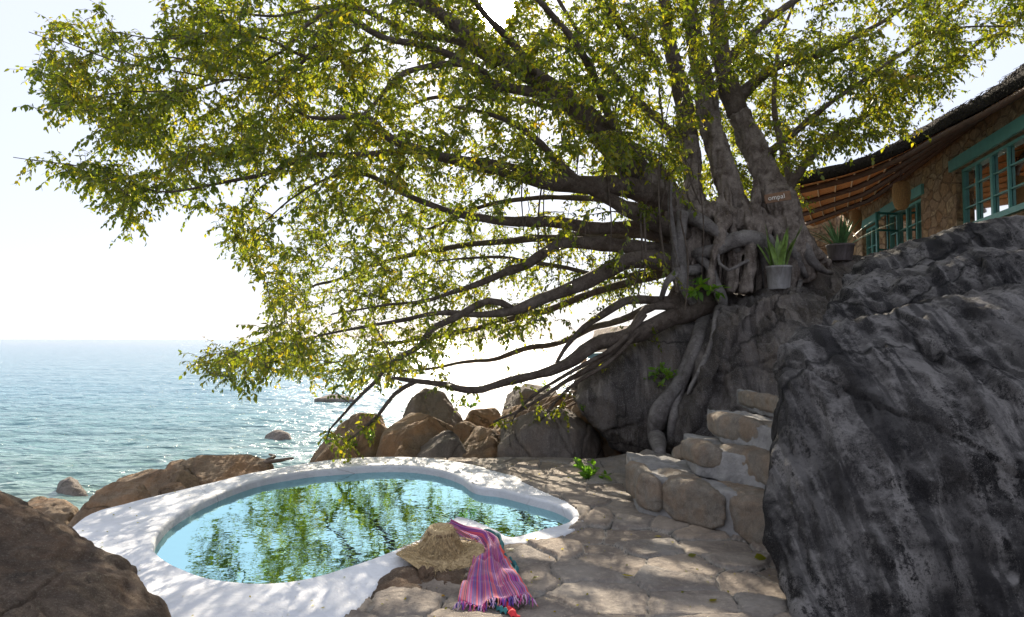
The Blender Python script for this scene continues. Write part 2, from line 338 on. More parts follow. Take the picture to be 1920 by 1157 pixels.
# near rocks
rock(B, 'brown grained boulder sloping across the lower left corner',
 [[(-160,880,3.3),(0,938,3.15),(62,972,3.05),(150,1034,2.95),(222,1080,2.85),(272,1124,2.75),(316,1168,2.65),(350,1300,2.5),(-160,1350,1.8),(-420,880,2.7),(-40,1040,2.55),(90,1120,2.4),(-100,1200,2.0)]],
 M['rock_fore'], .9, .013, 5, .05, 2.2, 113, 0, 4, .03, crackw=.009)
rock('rock', 'cracked grey brown rock under the straw hat and cloth',
 [[(664,1158,3.95),(690,1120,4.12),(720,1090,4.25),(752,1072,4.38),(800,1066,4.45),(880,1064,4.5),(950,1076,4.45),(1010,1112,4.25),(1040,1160,4.0),(1020,1240,3.5),(640,1240,3.5)]],
 M['rock_fore'], .12, .014, 3, .03, 3.5, 127, .5, 5, cat='rock', crackw=.010)
rock('rock', 'low tan rock edge at the bottom of the frame left of the hat rock',
 [[(520,1170,3.72),(560,1154,3.78),(610,1150,3.8),(680,1152,3.8),(700,1220,3.5),(520,1240,3.4)]],
 M['rock_pale'], .1, .014, 3, .02, 4, 131, .4, 1, cat='rock')
rock(B, 'long low pale slab rising from the patio at the foot of the leaning slab',
 [[(1005,912,7.3),(1050,878,7.9),(1100,856,8.4),(1165,852,8.6),(1225,850,8.2),(1240,900,7.3),(1120,925,6.9)]],
 M['rock_pale'], .5, .026, 4, .05, 2., 137, .2, 3)
rock('rock', 'pale angular rock left of the lowest step',
 [[(1168,905,7.0),(1184,856,7.2),(1212,841,7.3),(1260,852,7.2),(1296,885,6.8),(1250,925,6.5),(1200,915,6.6)]],
 M['rock_pale'], .5, .022, 3, .03, 2.5, 139, .2, 1, cat='rock')
rock('rock', 'small rounded reddish stone wedged beside the second step',
 [[(1262,860,6.9),(1264,838,6.95),(1280,830,7),(1300,834,7),(1308,850,6.9),(1290,862,6.8)]],
 M['rock_step'], .25, .015, 4, .012, 4, 149, .05, 0, cat='rock')

# ---------------------------------------------------------------- stone steps
stp = empty('stone_steps', (2.1, 5.8, 0), 'rough stone steps set in grey mortar climbing behind the black boulder', 'steps')
mm, nt, P = mat('mortar'); N = NT(nt); p_ = N.pos(); n1 = N.noise(p_, 6, 6, .6); n2 = N.noise(p_, 60, 5, .7)
N.l(N.mix(N.ramp(n1, [(.35, 0), (.7, 1)]), (.2,.19,.185), (.33,.315,.3)), P.inputs['Base Color']); P.inputs['Roughness'].default_value = .9
N.l(N.bump(n2, .01, 1, N.bump(n1, .05)), P.inputs['Normal']); M['mortar'] = mm
TIER = [([(1199,968),(1262,985),(1330,1003),(1462,1036),(1620,1078)], -.03, .36, 1.3, [(-.005,.14,.06,.36),(.16,.47,.04,.355),(.50,.86,-.02,.35)]),
 ([(1303,893),(1380,905),(1475,930),(1620,965)], .34, .60, .9, [(-.01,.18,.42,.60),(.20,.92,.38,.605)]),
 ([(1352,832),(1420,845),(1475,860),(1600,895)], .58, .82, .9, [(-.01,.36,.62,.825),(.385,.95,.60,.82)]),
 ([(1414,776),(1475,790),(1600,820)], .80, .985, 1.0, [(-.01,.7,.84,.99)])]
def tier_line(px, z): return resamp_(np.array([tuple(onz(x, y, z)) for x, y in px]), 41)
def resamp_(A, n):
    q = np.concatenate([[0], np.cumsum(np.linalg.norm(np.diff(A, axis=0), axis=1))]); t = np.linspace(0, q[-1], n); return np.stack([np.interp(t, q, A[:, k]) for k in range(A.shape[1])], 1)
rsn = random.Random(4)
for kt, (px, z0, z1, dep, stones) in enumerate(TIER):
    L_ = tier_line(px, max(z0, 0)); hull = []
    for a in L_[::8]: hull += [Vector((a[0], a[1], z0)), Vector((a[0]+.02, a[1]+.04, z1-.02)), Vector((a[0]*1.05+.05, a[1]+dep, z0)), Vector((a[0]*1.05+.05, a[1]+dep, z1-.02))]
    bm = bmesh.new(); 
    for v in hull: bm.verts.new(v)
    bmesh.ops.convex_hull(bm, input=bm.verts[:]); me = bpy.data.meshes.new('m'); bm.to_mesh(me); bm.free(); me = remesh(me, .016, 2); c_, n_ = arrs(me); c_ += n_*(.03*fbm(c_*4, 4, 60+kt)+.012*fbm(c_*18, 3, 61))[:, None]; setco(me, c_); me.polygons.foreach_set('use_smooth', [True]*len(me.polygons))
    link('mortar', me, M['mortar'], stp)
    for ks, (s0, s1, za, zb) in enumerate(stones):
        bm = bmesh.new(); hi = min(40, int(s1*40)); lo = max(0, int(s0*40)); zm = (za+zb)/2
        for q in range(7):
            a = L_[lo]+(L_[hi]-L_[lo])*q/6; e = 1-abs(q/3-1)**5*.9; out = -.035*e-.01+rsn.uniform(-.008, .008); hh = (zb-za)/2*(.62+.38*e)
            for y_, z_ in ((out, zm-hh*.8), (out-.012, zm), (out, zm+hh*.8), (out+.05, zm+hh), (dep*.45, zm+hh), (dep*.45, zm-hh)): bm.verts.new((a[0]+rsn.uniform(-.01,.01), a[1]+y_, z_+rsn.uniform(-.008,.008)))
        bmesh.ops.convex_hull(bm, input=bm.verts[:]); me = bpy.data.meshes.new('m'); bm.to_mesh(me); bm.free(); me = remesh(me, .012, 3); c_, n_ = arrs(me); c_ += n_*(.014+.02*fbm(c_*6, 4, 70+ks+kt*4)+.008*fbm(c_*25, 3, 71))[:, None]; setco(me, c_); me.polygons.foreach_set('use_smooth', [True]*len(me.polygons))
        o = link('step_stone', me, M['rock_step'], stp)

# ---------------------------------------------------------------- swimming pool
RIM = .03
def polyz(px, z, step=.1):
    P = [onz(x, y, z) for x, y in px]; P.append(P[0]); return spline([(p.x, p.y, z) for p in P], step)[:-1, :2]
outer_px = [(122,996),(168,962),(230,944),(300,926),(380,908),(470,886),(560,870),(640,860),(720,856),(800,858),(880,869),(935,884),(972,893),(985,902),(1010,914),(1045,930),(1084,950),(1097,968),(1084,988),(1045,1008),(1000,1019),(960,1020),(900,1024),(830,1040),(760,1062),(712,1096),(684,1128),(640,1165),(540,1190),(400,1200),(300,1195),(210,1130),(150,1060)]
inner_px = [(289,1029),(291,1010),(304,990),(331,966),(380,938),(447,910),(505,894),(581,882),(640,877),(700,873),(765,873),(820,880),(862,893),(892,911),(940,918),(1000,933),(1043,945),(1072,962),(1066,978),(1020,992),(961,1006),(936,994),(907,980),(880,970),(855,967),(836,985),(790,1008),(715,1040),(640,1065),(559,1087),(492,1093),(425,1089),(380,1080),(335,1063),(305,1046)]
OUT = polyz(outer_px, RIM); INN = polyz(inner_px, RIM, .06)
pool = empty('swimming_pool', (-1.2, 6.2, 0), 'white rimmed free form plunge pool with turquoise water', 'pool')
cu = bpy.data.curves.new('c', 'CURVE'); cu.dimensions = '2D'; cu.fill_mode = 'BOTH'; cu.extrude = .10; cu.bevel_depth = .028; cu.bevel_resolution = 3; cu.offset = -.028
for L_ in (OUT, INN):
    s = cu.splines.new('POLY'); s.points.add(len(L_)-1)
    for q, p in zip(s.points, L_): q.co = (p[0], p[1], 0, 1)
    s.use_cyclic_u = True
co_ = bpy.data.objects.new('c', cu); COL.objects.link(co_); co_.location.z = 0
bpy.context.view_layer.update(); me = evalmesh(co_)
bm = bmesh.new(); bm.from_mesh(me); bmesh.ops.remove_doubles(bm, verts=bm.verts, dist=.0005)
bmesh.ops.triangulate(bm, faces=[f for f in bm.faces if len(f.verts) > 4])
for _ in range(3):
    es = [e for e in bm.edges if e.calc_length() > .16]
    if es: bmesh.ops.subdivide_edges(bm, edges=es, cuts=1); bmesh.ops.triangulate(bm, faces=[f for f in bm.faces if len(f.verts) > 4])
bm.to_mesh(me); bm.free()
co, no = arrs(me); co[:, 2] += RIM-.128; co[:, 2] += .012*fbm(co*np.array([1.6,1.6,0]), 3, 5); co[:, :2] += .006*np.stack([fbm(co*4, 2, 6), fbm(co*4, 2, 7)], 1); setco(me, co)
for p in me.polygons: p.use_smooth = abs(p.normal.z) > .02
me.polygons.foreach_set('use_smooth', [True]*len(me.polygons))
m, nt, P = mat('white_concrete'); N = NT(nt); p_ = N.pos(); n1 = N.noise(p_, 1.6, 7, .65, .6); n2 = N.noise(p_, 22, 6, .7)
c = N.mix(N.ramp(n1, [(.4, 0), (.75, 1)]), (.74,.75,.78), (.58,.59,.62)); c = N.mix(N.math('MULTIPLY', N.ramp(n2, [(.55, 0), (.72, 1)]), .35), c, (.5,.5,.5))
stn = N.noise(p_, 5, 8, .75, 1.5); c = N.mix(N.math('MULTIPLY', N.ramp(stn, [(.6, 0), (.72, 1)]), .35), c, (.42,.42,.43))
tn_ = N.n('TexNoise', Scale=1.5, Detail=6.); N.l(p_, tn_.inputs['Vector']); ck = N.voro(N.mix(.25, p_, tn_.outputs['Color']), 1.1, 'DISTANCE_TO_EDGE').outputs['Distance']
ckm = N.math('MULTIPLY', N.ramp(ck, [(0, 1), (.006, 0)]), N.ramp(N.noise(p_, 1.1, 3), [(.45, 0), (.6, 1)])); c = N.mix(N.math('MULTIPLY', ckm, .55), c, (.25,.24,.23))
c = N.mix(N.math('MULTIPLY', N.ramp(N.noise(p_, 70, 3, .7), [(.66, 0), (.72, 1)]), .4), c, (.28,.25,.2))
N.l(c, P.inputs['Base Color']); P.inputs['Roughness'].default_value = .75; P.inputs['Specular IOR Level'].default_value = .3
N.l(N.bump(n2, .004, 1, N.bump(n1, .05)), P.inputs['Normal']); M['deck'] = m
link('rim', me, M['deck'], pool)
m, nt, P = mat('aqua_plaster'); N = NT(nt); n1 = N.noise(N.pos(), 3, 6)
N.l(N.mix(n1, (.30,.58,.58), (.42,.70,.68)), P.inputs['Base Color']); P.inputs['Roughness'].default_value = .8; M['plaster'] = m
def wall_strip(L_, z0, z1, off):
    n = len(L_); t = np.roll(L_, -1, 0)-np.roll(L_, 1, 0); t /= np.linalg.norm(t, axis=1)[:, None]; nn = np.stack([t[:, 1], -t[:, 0]], 1)
    a = L_+nn*off; V = [(x, y, z0) for x, y in a]+[(x, y, z1) for x, y in a]
    return V, [(k, (k+1) % n, n+(k+1) % n, n+k) for k in range(n)]
def area(L_): x, y = L_[:, 0], L_[:, 1]; return .5*np.sum(x*np.roll(y, -1)-y*np.roll(x, -1))
so = 1 if area(INN) > 0 else -1
V, Fc = wall_strip(INN, -.95, -.06, .012*so); b = MB(); b.add(V, Fc)
n = len(INN); b.add([V[k] for k in range(n)], [tuple(range(n))]); b.build('basin', M['plaster'], pool, False)
so2 = 1 if area(OUT) > 0 else -1
V, Fc = wall_strip(OUT, -1.25, -.05, -.03*so2); b = MB(); b.add(V, Fc); b.build('outer_wall', M['deck'], pool)
# water
m = bpy.data.materials.new('pool_water'); m.use_nodes = True; nt = m.node_tree; nt.nodes.clear(); N = NT(nt)
out = N.n('OutputMaterial'); tr = N.n('BsdfTransparent'); tr.inputs[0].default_value = (.09,.52,.55,1); gl = N.n('BsdfGlossy'); gl.inputs[0].default_value = (.46,.76,.80,1); gl.inputs['Roughness'].default_value = .02
fr = N.n('Fresnel', IOR=1.22); mx = N.n('MixShader'); pw = N.pos((1, 1, 1))
bmp = N.bump(N.noise(pw, 9, 2, .5), .004, .45, N.bump(N.noise(pw, 2.4, 2, .5), .018, .28)); N.l(bmp, gl.inputs['Normal']); N.l(bmp, fr.inputs['Normal'])
df = N.n('BsdfDiffuse'); df.inputs[0].default_value = (.03,.28,.29,1); m2 = N.n('MixShader'); m2.inputs[0].default_value = .45
N.l(tr.outputs[0], m2.inputs[1]); N.l(df.outputs[0], m2.inputs[2])
N.l(fr.outputs[0], mx.inputs[0]); N.l(m2.outputs[0], mx.inputs[1]); N.l(gl.outputs[0], mx.inputs[2]); N.l(mx.outputs[0], out.inputs[0]); M['water'] = m
WZ = -.05; b = MB(); V, _ = wall_strip(INN, WZ, WZ, .01*so); b.add([V[k] for k in range(n)], [tuple(range(n))]); b.build('water', M['water'], pool, False)
# entry step
st_px = [(1031,957),(1050,948),(1080,964),(1070,985),(1020,1000),(961,1009),(962,1003),(1000,982)]
L_ = np.array([onz(x, y, -.085)[:2] for x, y in st_px]); b = MB(); k = len(L_)
V = [(x, y, -.085) for x, y in L_]+[(x, y, -.6) for x, y in L_]
b.add(V, [tuple(range(k))]+[(i, i+k, (i+1) % k+k, (i+1) % k) for i in range(k)]); b.build('entry_step', M['deck'], pool, False)
q0 = onz(331, 974, -.02); q1 = onz(352, 958, -.02)
b = MB(); b.beam(q0+Vector((-.008,.012,-.022)), q1+Vector((-.008,.012,-.022)), .022, .014); b.build('overflow_slot', plain('dark_slot', (.05,.03,.02)), pool)

# ---------------------------------------------------------------- ground and sea
def sst(x): x = np.clip(x, 0, 1); return x*x*(3-2*x)
gx = np.linspace(-16, 26, 210); gy = np.linspace(-8, 34, 210); X, Y = np.meshgrid(gx, gy); X = X.ravel(); Y = Y.ravel()
land = sst((X+3.8)/2.2)*sst((11.6-Y+sst((X-2.5)/2)*30)/2.)
Z = -2.0+land*1.65
Z += sst((X-3.0)/1.2)*sst((Y-8.6)/1.2)*2.35
pin = (X > -3.4) & (X < 1.1) & (Y > 3.6) & (Y < 8.9); Z = np.where(pin, np.minimum(Z, -1.2), Z)
Z = np.where((Y < 2.5), np.minimum(Z, -.3), Z)
co = np.stack([X, Y, Z], 1); co[:, 2] += .08*fbm(co*.9, 4, 3)
n = 210; Fc = [(j*n+i, j*n+i+1, (j+1)*n+i+1, (j+1)*n+i) for j in range(n-1) for i in range(n-1)]
o = link('ground', me_from(co, Fc), M['rock_fore']); tag(o, kind='structure')
# flagstone patio
x0, x1, y0, y1, dx = -1.4, 4.2, 2.2, 8.6, .0165
gx = np.arange(x0, x1, dx); gy = np.arange(y0, y1, dx); nx, ny = len(gx), len(gy); X, Y = np.meshgrid(gx, gy); X = X.ravel(); Y = Y.ravel(); co = np.stack([X, Y, 0*X], 1)
wx = X+.09*fbm(co*2.2, 3, 8); wy = Y+.09*fbm(co*2.2+50, 3, 9)
cs = .40; ci = np.floor(wx/cs).astype(int); cj = np.floor(wy/(cs*.85)).astype(int)
d1 = np.full(len(X), 9.); d2 = d1.copy(); idn = np.zeros(len(X))
def hsh(a, b, k): return (np.sin(a*127.1+b*311.7+k*74.7)*43758.5453) % 1
for di in range(-2, 3):
    for dj in range(-2, 3):
        a = ci+di; bb = cj+dj; sx = (a+.1+.8*hsh(a, bb, 1))*cs; sy = (bb+.1+.8*hsh(a, bb, 2))*cs*.85
        d = np.hypot(wx-sx, wy-sy)-.07*hsh(a, bb, 5); m1 = d < d1
        d2 = np.where(m1, d1, np.minimum(d2, d)); idn = np.where(m1, hsh(a, bb, 3), idn); d1 = np.where(m1, d, d1)
edge = d2-d1; stone = sst(edge/.028)
Z = .002+.02*stone*(.5+idn)+.035*fbm(co*1.1, 3, 12)+.007*fbm(co*9, 4, 13)+(idn-.5)*.022*stone+.004*fbm(co*30, 3, 14)
Z -= .008*(1-sst(edge/.012))*(.5+.5*(fbm(co*1.5, 2, 77) > -.2))
co[:, 2] = Z
def inside(L_, X, Y):
    r = np.zeros(len(X), bool); j = len(L_)-1
    for i in range(len(L_)):
        xi, yi = L_[i]; xj, yj = L_[j]
        if yi != yj: r ^= ((yi > Y) != (yj > Y)) & (X < (xj-xi)*(Y-yi)/(yj-yi)+xi)
        j = i
    return r
cen = OUT.mean(0); ins = inside(OUT+(cen-OUT)/np.linalg.norm(cen-OUT, axis=1)[:, None]*.05, X, Y)
co[ins, 2] = -.2
msk = ins.reshape(ny, nx); I = np.arange(nx*ny).reshape(ny, nx)
inn2 = inside(OUT+(cen-OUT)/np.linalg.norm(cen-OUT, axis=1)[:, None]*.12, X, Y).reshape(ny, nx)
ok = ~(inn2[:-1, :-1] & inn2[1:, 1:]); q = np.stack([I[:-1, :-1], I[:-1, 1:], I[1:, 1:], I[1:, :-1]], -1)[ok]
me = me_from(co, q.tolist()); fattr(me, 'stone', stone); fattr(me, 'tone', idn)
m, nt, P = mat('flagstone'); N = NT(nt); p_ = N.pos()
sa = N.n('Attribute', attribute_name='stone').outputs['Fac']; ta = N.n('Attribute', attribute_name='tone').outputs['Fac']
n1 = N.noise(p_, 3, 7, .65, .5); n2 = N.noise(p_, 26, 7, .72); n3 = N.noise(p_, 120, 4, .7)
c = N.ramp(ta, [(0, (.22,.175,.14)), (.35, (.37,.305,.245)), (.7, (.27,.245,.22)), (1, (.43,.335,.25))])
c = N.mix(N.ramp(n1, [(.38, 0), (.66, 1)]), c, (.17,.14,.12)); c = N.mix(N.math('MULTIPLY', N.ramp(n2, [(.52, 0), (.68, 1)]), .55), c, (.46,.39,.31))
mo = N.mix(N.ramp(n2, [(.35, 0), (.65, 1)]), (.22,.2,.175), (.38,.35,.31))
c = N.mix(N.ramp(sa, [(.3, 0), (.8, 1)]), mo, c); c = N.mix(N.ramp(sa, [(.0, 1.), (.4, 0)]), c, (.045,.038,.032))
c = N.mix(N.math('MULTIPLY', N.ramp(n3, [(.6, 0), (.7, 1)]), .4), c, (.07,.06,.05))
N.l(c, P.inputs['Base Color']); P.inputs['Roughness'].default_value = .85; P.inputs['Specular IOR Level'].default_value = .3
N.l(N.bump(n3, .004, 1, N.bump(n2, .02, 1, N.bump(n1, .05))), P.inputs['Normal']); M['flag'] = m
o = link('stone_patio', me, m); tag(o, kind='structure'); PATIO = o
# sea: fine grid near, coarse to the horizon
def axis(a, b, n, p): t = np.linspace(0, 1, n)**p; return a+(b-a)*t
ys = 1/np.linspace(1/5.5, 1/9000, 760)
th = np.linspace(-1, 1, 460); V = []
Xg = np.outer(ys, th*1.15)+0; Yg = np.repeat(ys[:, None], len(th), 1); X = Xg.ravel(); Y = Yg.ravel(); co = np.stack([X, Y, 0*X], 1)
fall = np.clip(1.15-Y/260, .12, 1)
w = .075*fbm(np.stack([X*.35, Y*.8, 0*X], 1), 4, 31)+.05*(1-np.abs(fbm(np.stack([X*.8, Y*1.9, 0*X], 1), 3, 37))*3)*.75+.03*fbm(np.stack([X*2, Y*4., 0*X], 1), 3, 41)
co[:, 2] = -1.1+w*fall; n = len(th); Fc = [(j*n+i, j*n+i+1, (j+1)*n+i+1, (j+1)*n+i) for j in range(len(ys)-1) for i in range(n-1)]
me = me_from(co, Fc)
m, nt, P = mat('sea_water'); N = NT(nt); p_ = N.pos(); sx = N.n('SeparateXYZ'); N.l(p_, sx.inputs[0])
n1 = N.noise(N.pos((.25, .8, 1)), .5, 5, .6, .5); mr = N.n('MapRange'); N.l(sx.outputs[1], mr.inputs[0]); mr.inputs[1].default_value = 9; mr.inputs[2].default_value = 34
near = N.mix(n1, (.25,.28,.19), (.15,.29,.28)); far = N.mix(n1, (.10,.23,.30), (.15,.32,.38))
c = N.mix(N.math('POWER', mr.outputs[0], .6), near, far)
mr3 = N.n('MapRange'); N.l(sx.outputs[1], mr3.inputs[0]); mr3.inputs[1].default_value = 25; mr3.inputs[2].default_value = 400; c = N.mix(N.math('POWER', mr3.outputs[0], .5), c, (.30,.38,.45))  # paler towards the horizon: bright sky reflection painted into the base colour
# broken foam lace close to the shore
tn_ = N.n('TexNoise', Scale=1.2, Detail=4.); N.l(p_, tn_.inputs['Vector']); fo = N.voro(N.mix(.35, N.pos((.7, 1.5, 1)), tn_.outputs['Color']), 1.6, 'DISTANCE_TO_EDGE').outputs['Distance']
mr2 = N.n('MapRange'); N.l(sx.outputs[1], mr2.inputs[0]); mr2.inputs[1].default_value = 22; mr2.inputs[2].default_value = 10
fm = N.math('MULTIPLY', N.math('MULTIPLY', N.ramp(fo, [(.0, 1), (.05, 0)]), N.ramp(N.noise(p_, .7, 6, .7), [(.5, 0), (.62, 1)])), mr2.outputs[0])
c = N.mix(N.math('MULTIPLY', fm, .7), c, (.75,.78,.78))
N.l(c, P.inputs['Base Color']); P.inputs['Roughness'].default_value = .2; P.inputs['IOR'].default_value = 1.33
pa = N.pos((.55, 1.25, 1)); h1 = N.noise(pa, 1.3, 3, .55, .4); h2 = N.noise(pa, 4.5, 4, .6, .3); h3 = N.noise(N.pos((.5, 1, 1)), .25, 2, .5)
N.l(N.bump(h2, .10, 1, N.bump(h1, .40, 1, N.bump(h3, .6, .8))), P.inputs['Normal']); M['sea'] = m
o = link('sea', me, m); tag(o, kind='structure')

# ---------------------------------------------------------------- the fig tree
hub = at(1370, 470, 9.5)
tree = empty('fig_tree', at(1390, 540, 9.4), 'spreading wild fig tree on the boulders with twisted limbs reaching over the pool', 'tree')
def limb_pts(L_):                                        # (px, py, Y, width in px) -> spline of x, y, z, radius
    A = []
    for px, py, Y, w in L_:
        p = at(px, py, Y); A.append((p.x, p.y, p.z, w*Y/F/2))
    return A
def wob(A, amt, seed):
    A = np.array(A); l = np.arange(len(A))[:, None]*.5
    q = np.hstack([A[:, :3]*1.7]); k = np.stack([vnoise(q, seed), vnoise(q, seed+1), vnoise(q, seed+2)], 1)
    A[1:-1, :3] += k[1:-1]*amt; return A
NODE = []; NR = []
def limb(L_, name='limb', m='bark', sides=9, seed=0, amt=.035, step=.12, minr=.004, nodes=True, lump=.1):
    A = wob(spline(limb_pts(L_), step), amt, seed+7)
    r = np.maximum(A[:, 3], minr)*(1+lump*vnoise(A[:, :3]*4, seed))
    if nodes:
        for a, rr in zip(A, r): NODE.append(a[:3]); NR.append(rr)
    b = MB(); b.tube(A[:, :3], r, sides); o = b.build(name, M[m], tree)
    c_, n_ = arrs(o.data); c_ += n_*(fbm(c_*6, 3, seed)*np.minimum(.02, .25*np.repeat(r, sides)))[:len(c_), None]; setco(o.data, c_)
    return A
# fused trunk
TR = [
 [(1495,520,9.3,80),(1486,470,9.2,80),(1475,420,9.2,76),(1455,372,9.25,74),(1435,330,9.35,62),(1410,272,9.45,56),(1385,215,9.55,52)],
 [(1535,505,9.2,26),(1515,480,9.15,40),(1490,440,9.15,60)],
 [(1560,500,9.35,14),(1530,478,9.25,26),(1500,440,9.2,40)],
 [(1475,535,9.0,30),(1480,490,9.05,50),(1470,440,9.1,60)],
 [(1450,535,9.3,50),(1430,480,9.4,60),(1400,420,9.4,60),(1372,370,9.4,54),(1352,300,9.5,50),(1332,230,9.6,47),(1322,175,9.6,44)],
 [(1340,550,9.5,80),(1315,480,9.5,80),(1285,430,9.5,80),(1255,385,9.4,70),(1222,350,9.3,64),(1190,320,9.1,60)],
 [(1400,540,9.7,70),(1380,480,9.7,70),(1335,430,9.7,64),(1300,380,9.7,50),(1300,330,9.7,42),(1292,260,9.7,38)],
 [(1300,560,9.5,60),(1290,500,9.4,70),(1280,440,9.4,60)],
 [(1455,420,9.2,45),(1400,415,9.15,48),(1340,400,9.2,52),(1290,400,9.3,50)],
 [(1290,590,9.3,46),(1270,560,9.4,40),(1300,530,9.4,60)],
]
b = MB()
for k, L_ in enumerate(TR):
    A = wob(spline(limb_pts(L_), .1), .02, 300+k); b.tube(A[:, :3], A[:, 3]*.8*(1+.12*vnoise(A[:, :3]*5, k)), 14)
    for a, rr in zip(A, A[:, 3]): NODE.append(a[:3]); NR.append(rr)
for k in range(17):                                       # roots and stems fused over the trunk
    x = random.uniform(1285, 1500); x1 = x+random.uniform(-35, 40); w = random.uniform(9, 20); Yk = 9.0+random.uniform(-.05, .15) if x > 1330 else 9.2
    A = wob(spline(limb_pts([(x-12,random.uniform(330,400),Yk+.12,w*.6),(x,430,Yk,w),((x+x1)/2,485,Yk-.03,w),(x1,548,Yk-.05,w*.9)]), .08), .05, 400+k); b.tube(A[:, :3], A[:, 3]*(1+.2*vnoise(A[:, :3]*6, k)), 8)
me = remesh(me_from(b.V, b.F), .017, 4); c_, n_ = arrs(me)
c_ += n_*(.016*(-np.abs(fbm(c_*np.array([16, 16, 3.]), 4, 8))*2+.4))[:, None]; q = c_*np.array([7, 7, 1.6]); c_ += n_*(.05*(-np.abs(fbm(q, 4, 3))*2+.5)+.02*fbm(c_*5, 4, 4))[:, None]; setco(me, c_)
me.polygons.foreach_set('use_smooth', [True]*len(me.polygons)); TRUNK = link('trunk', me, M['trunk'], tree)
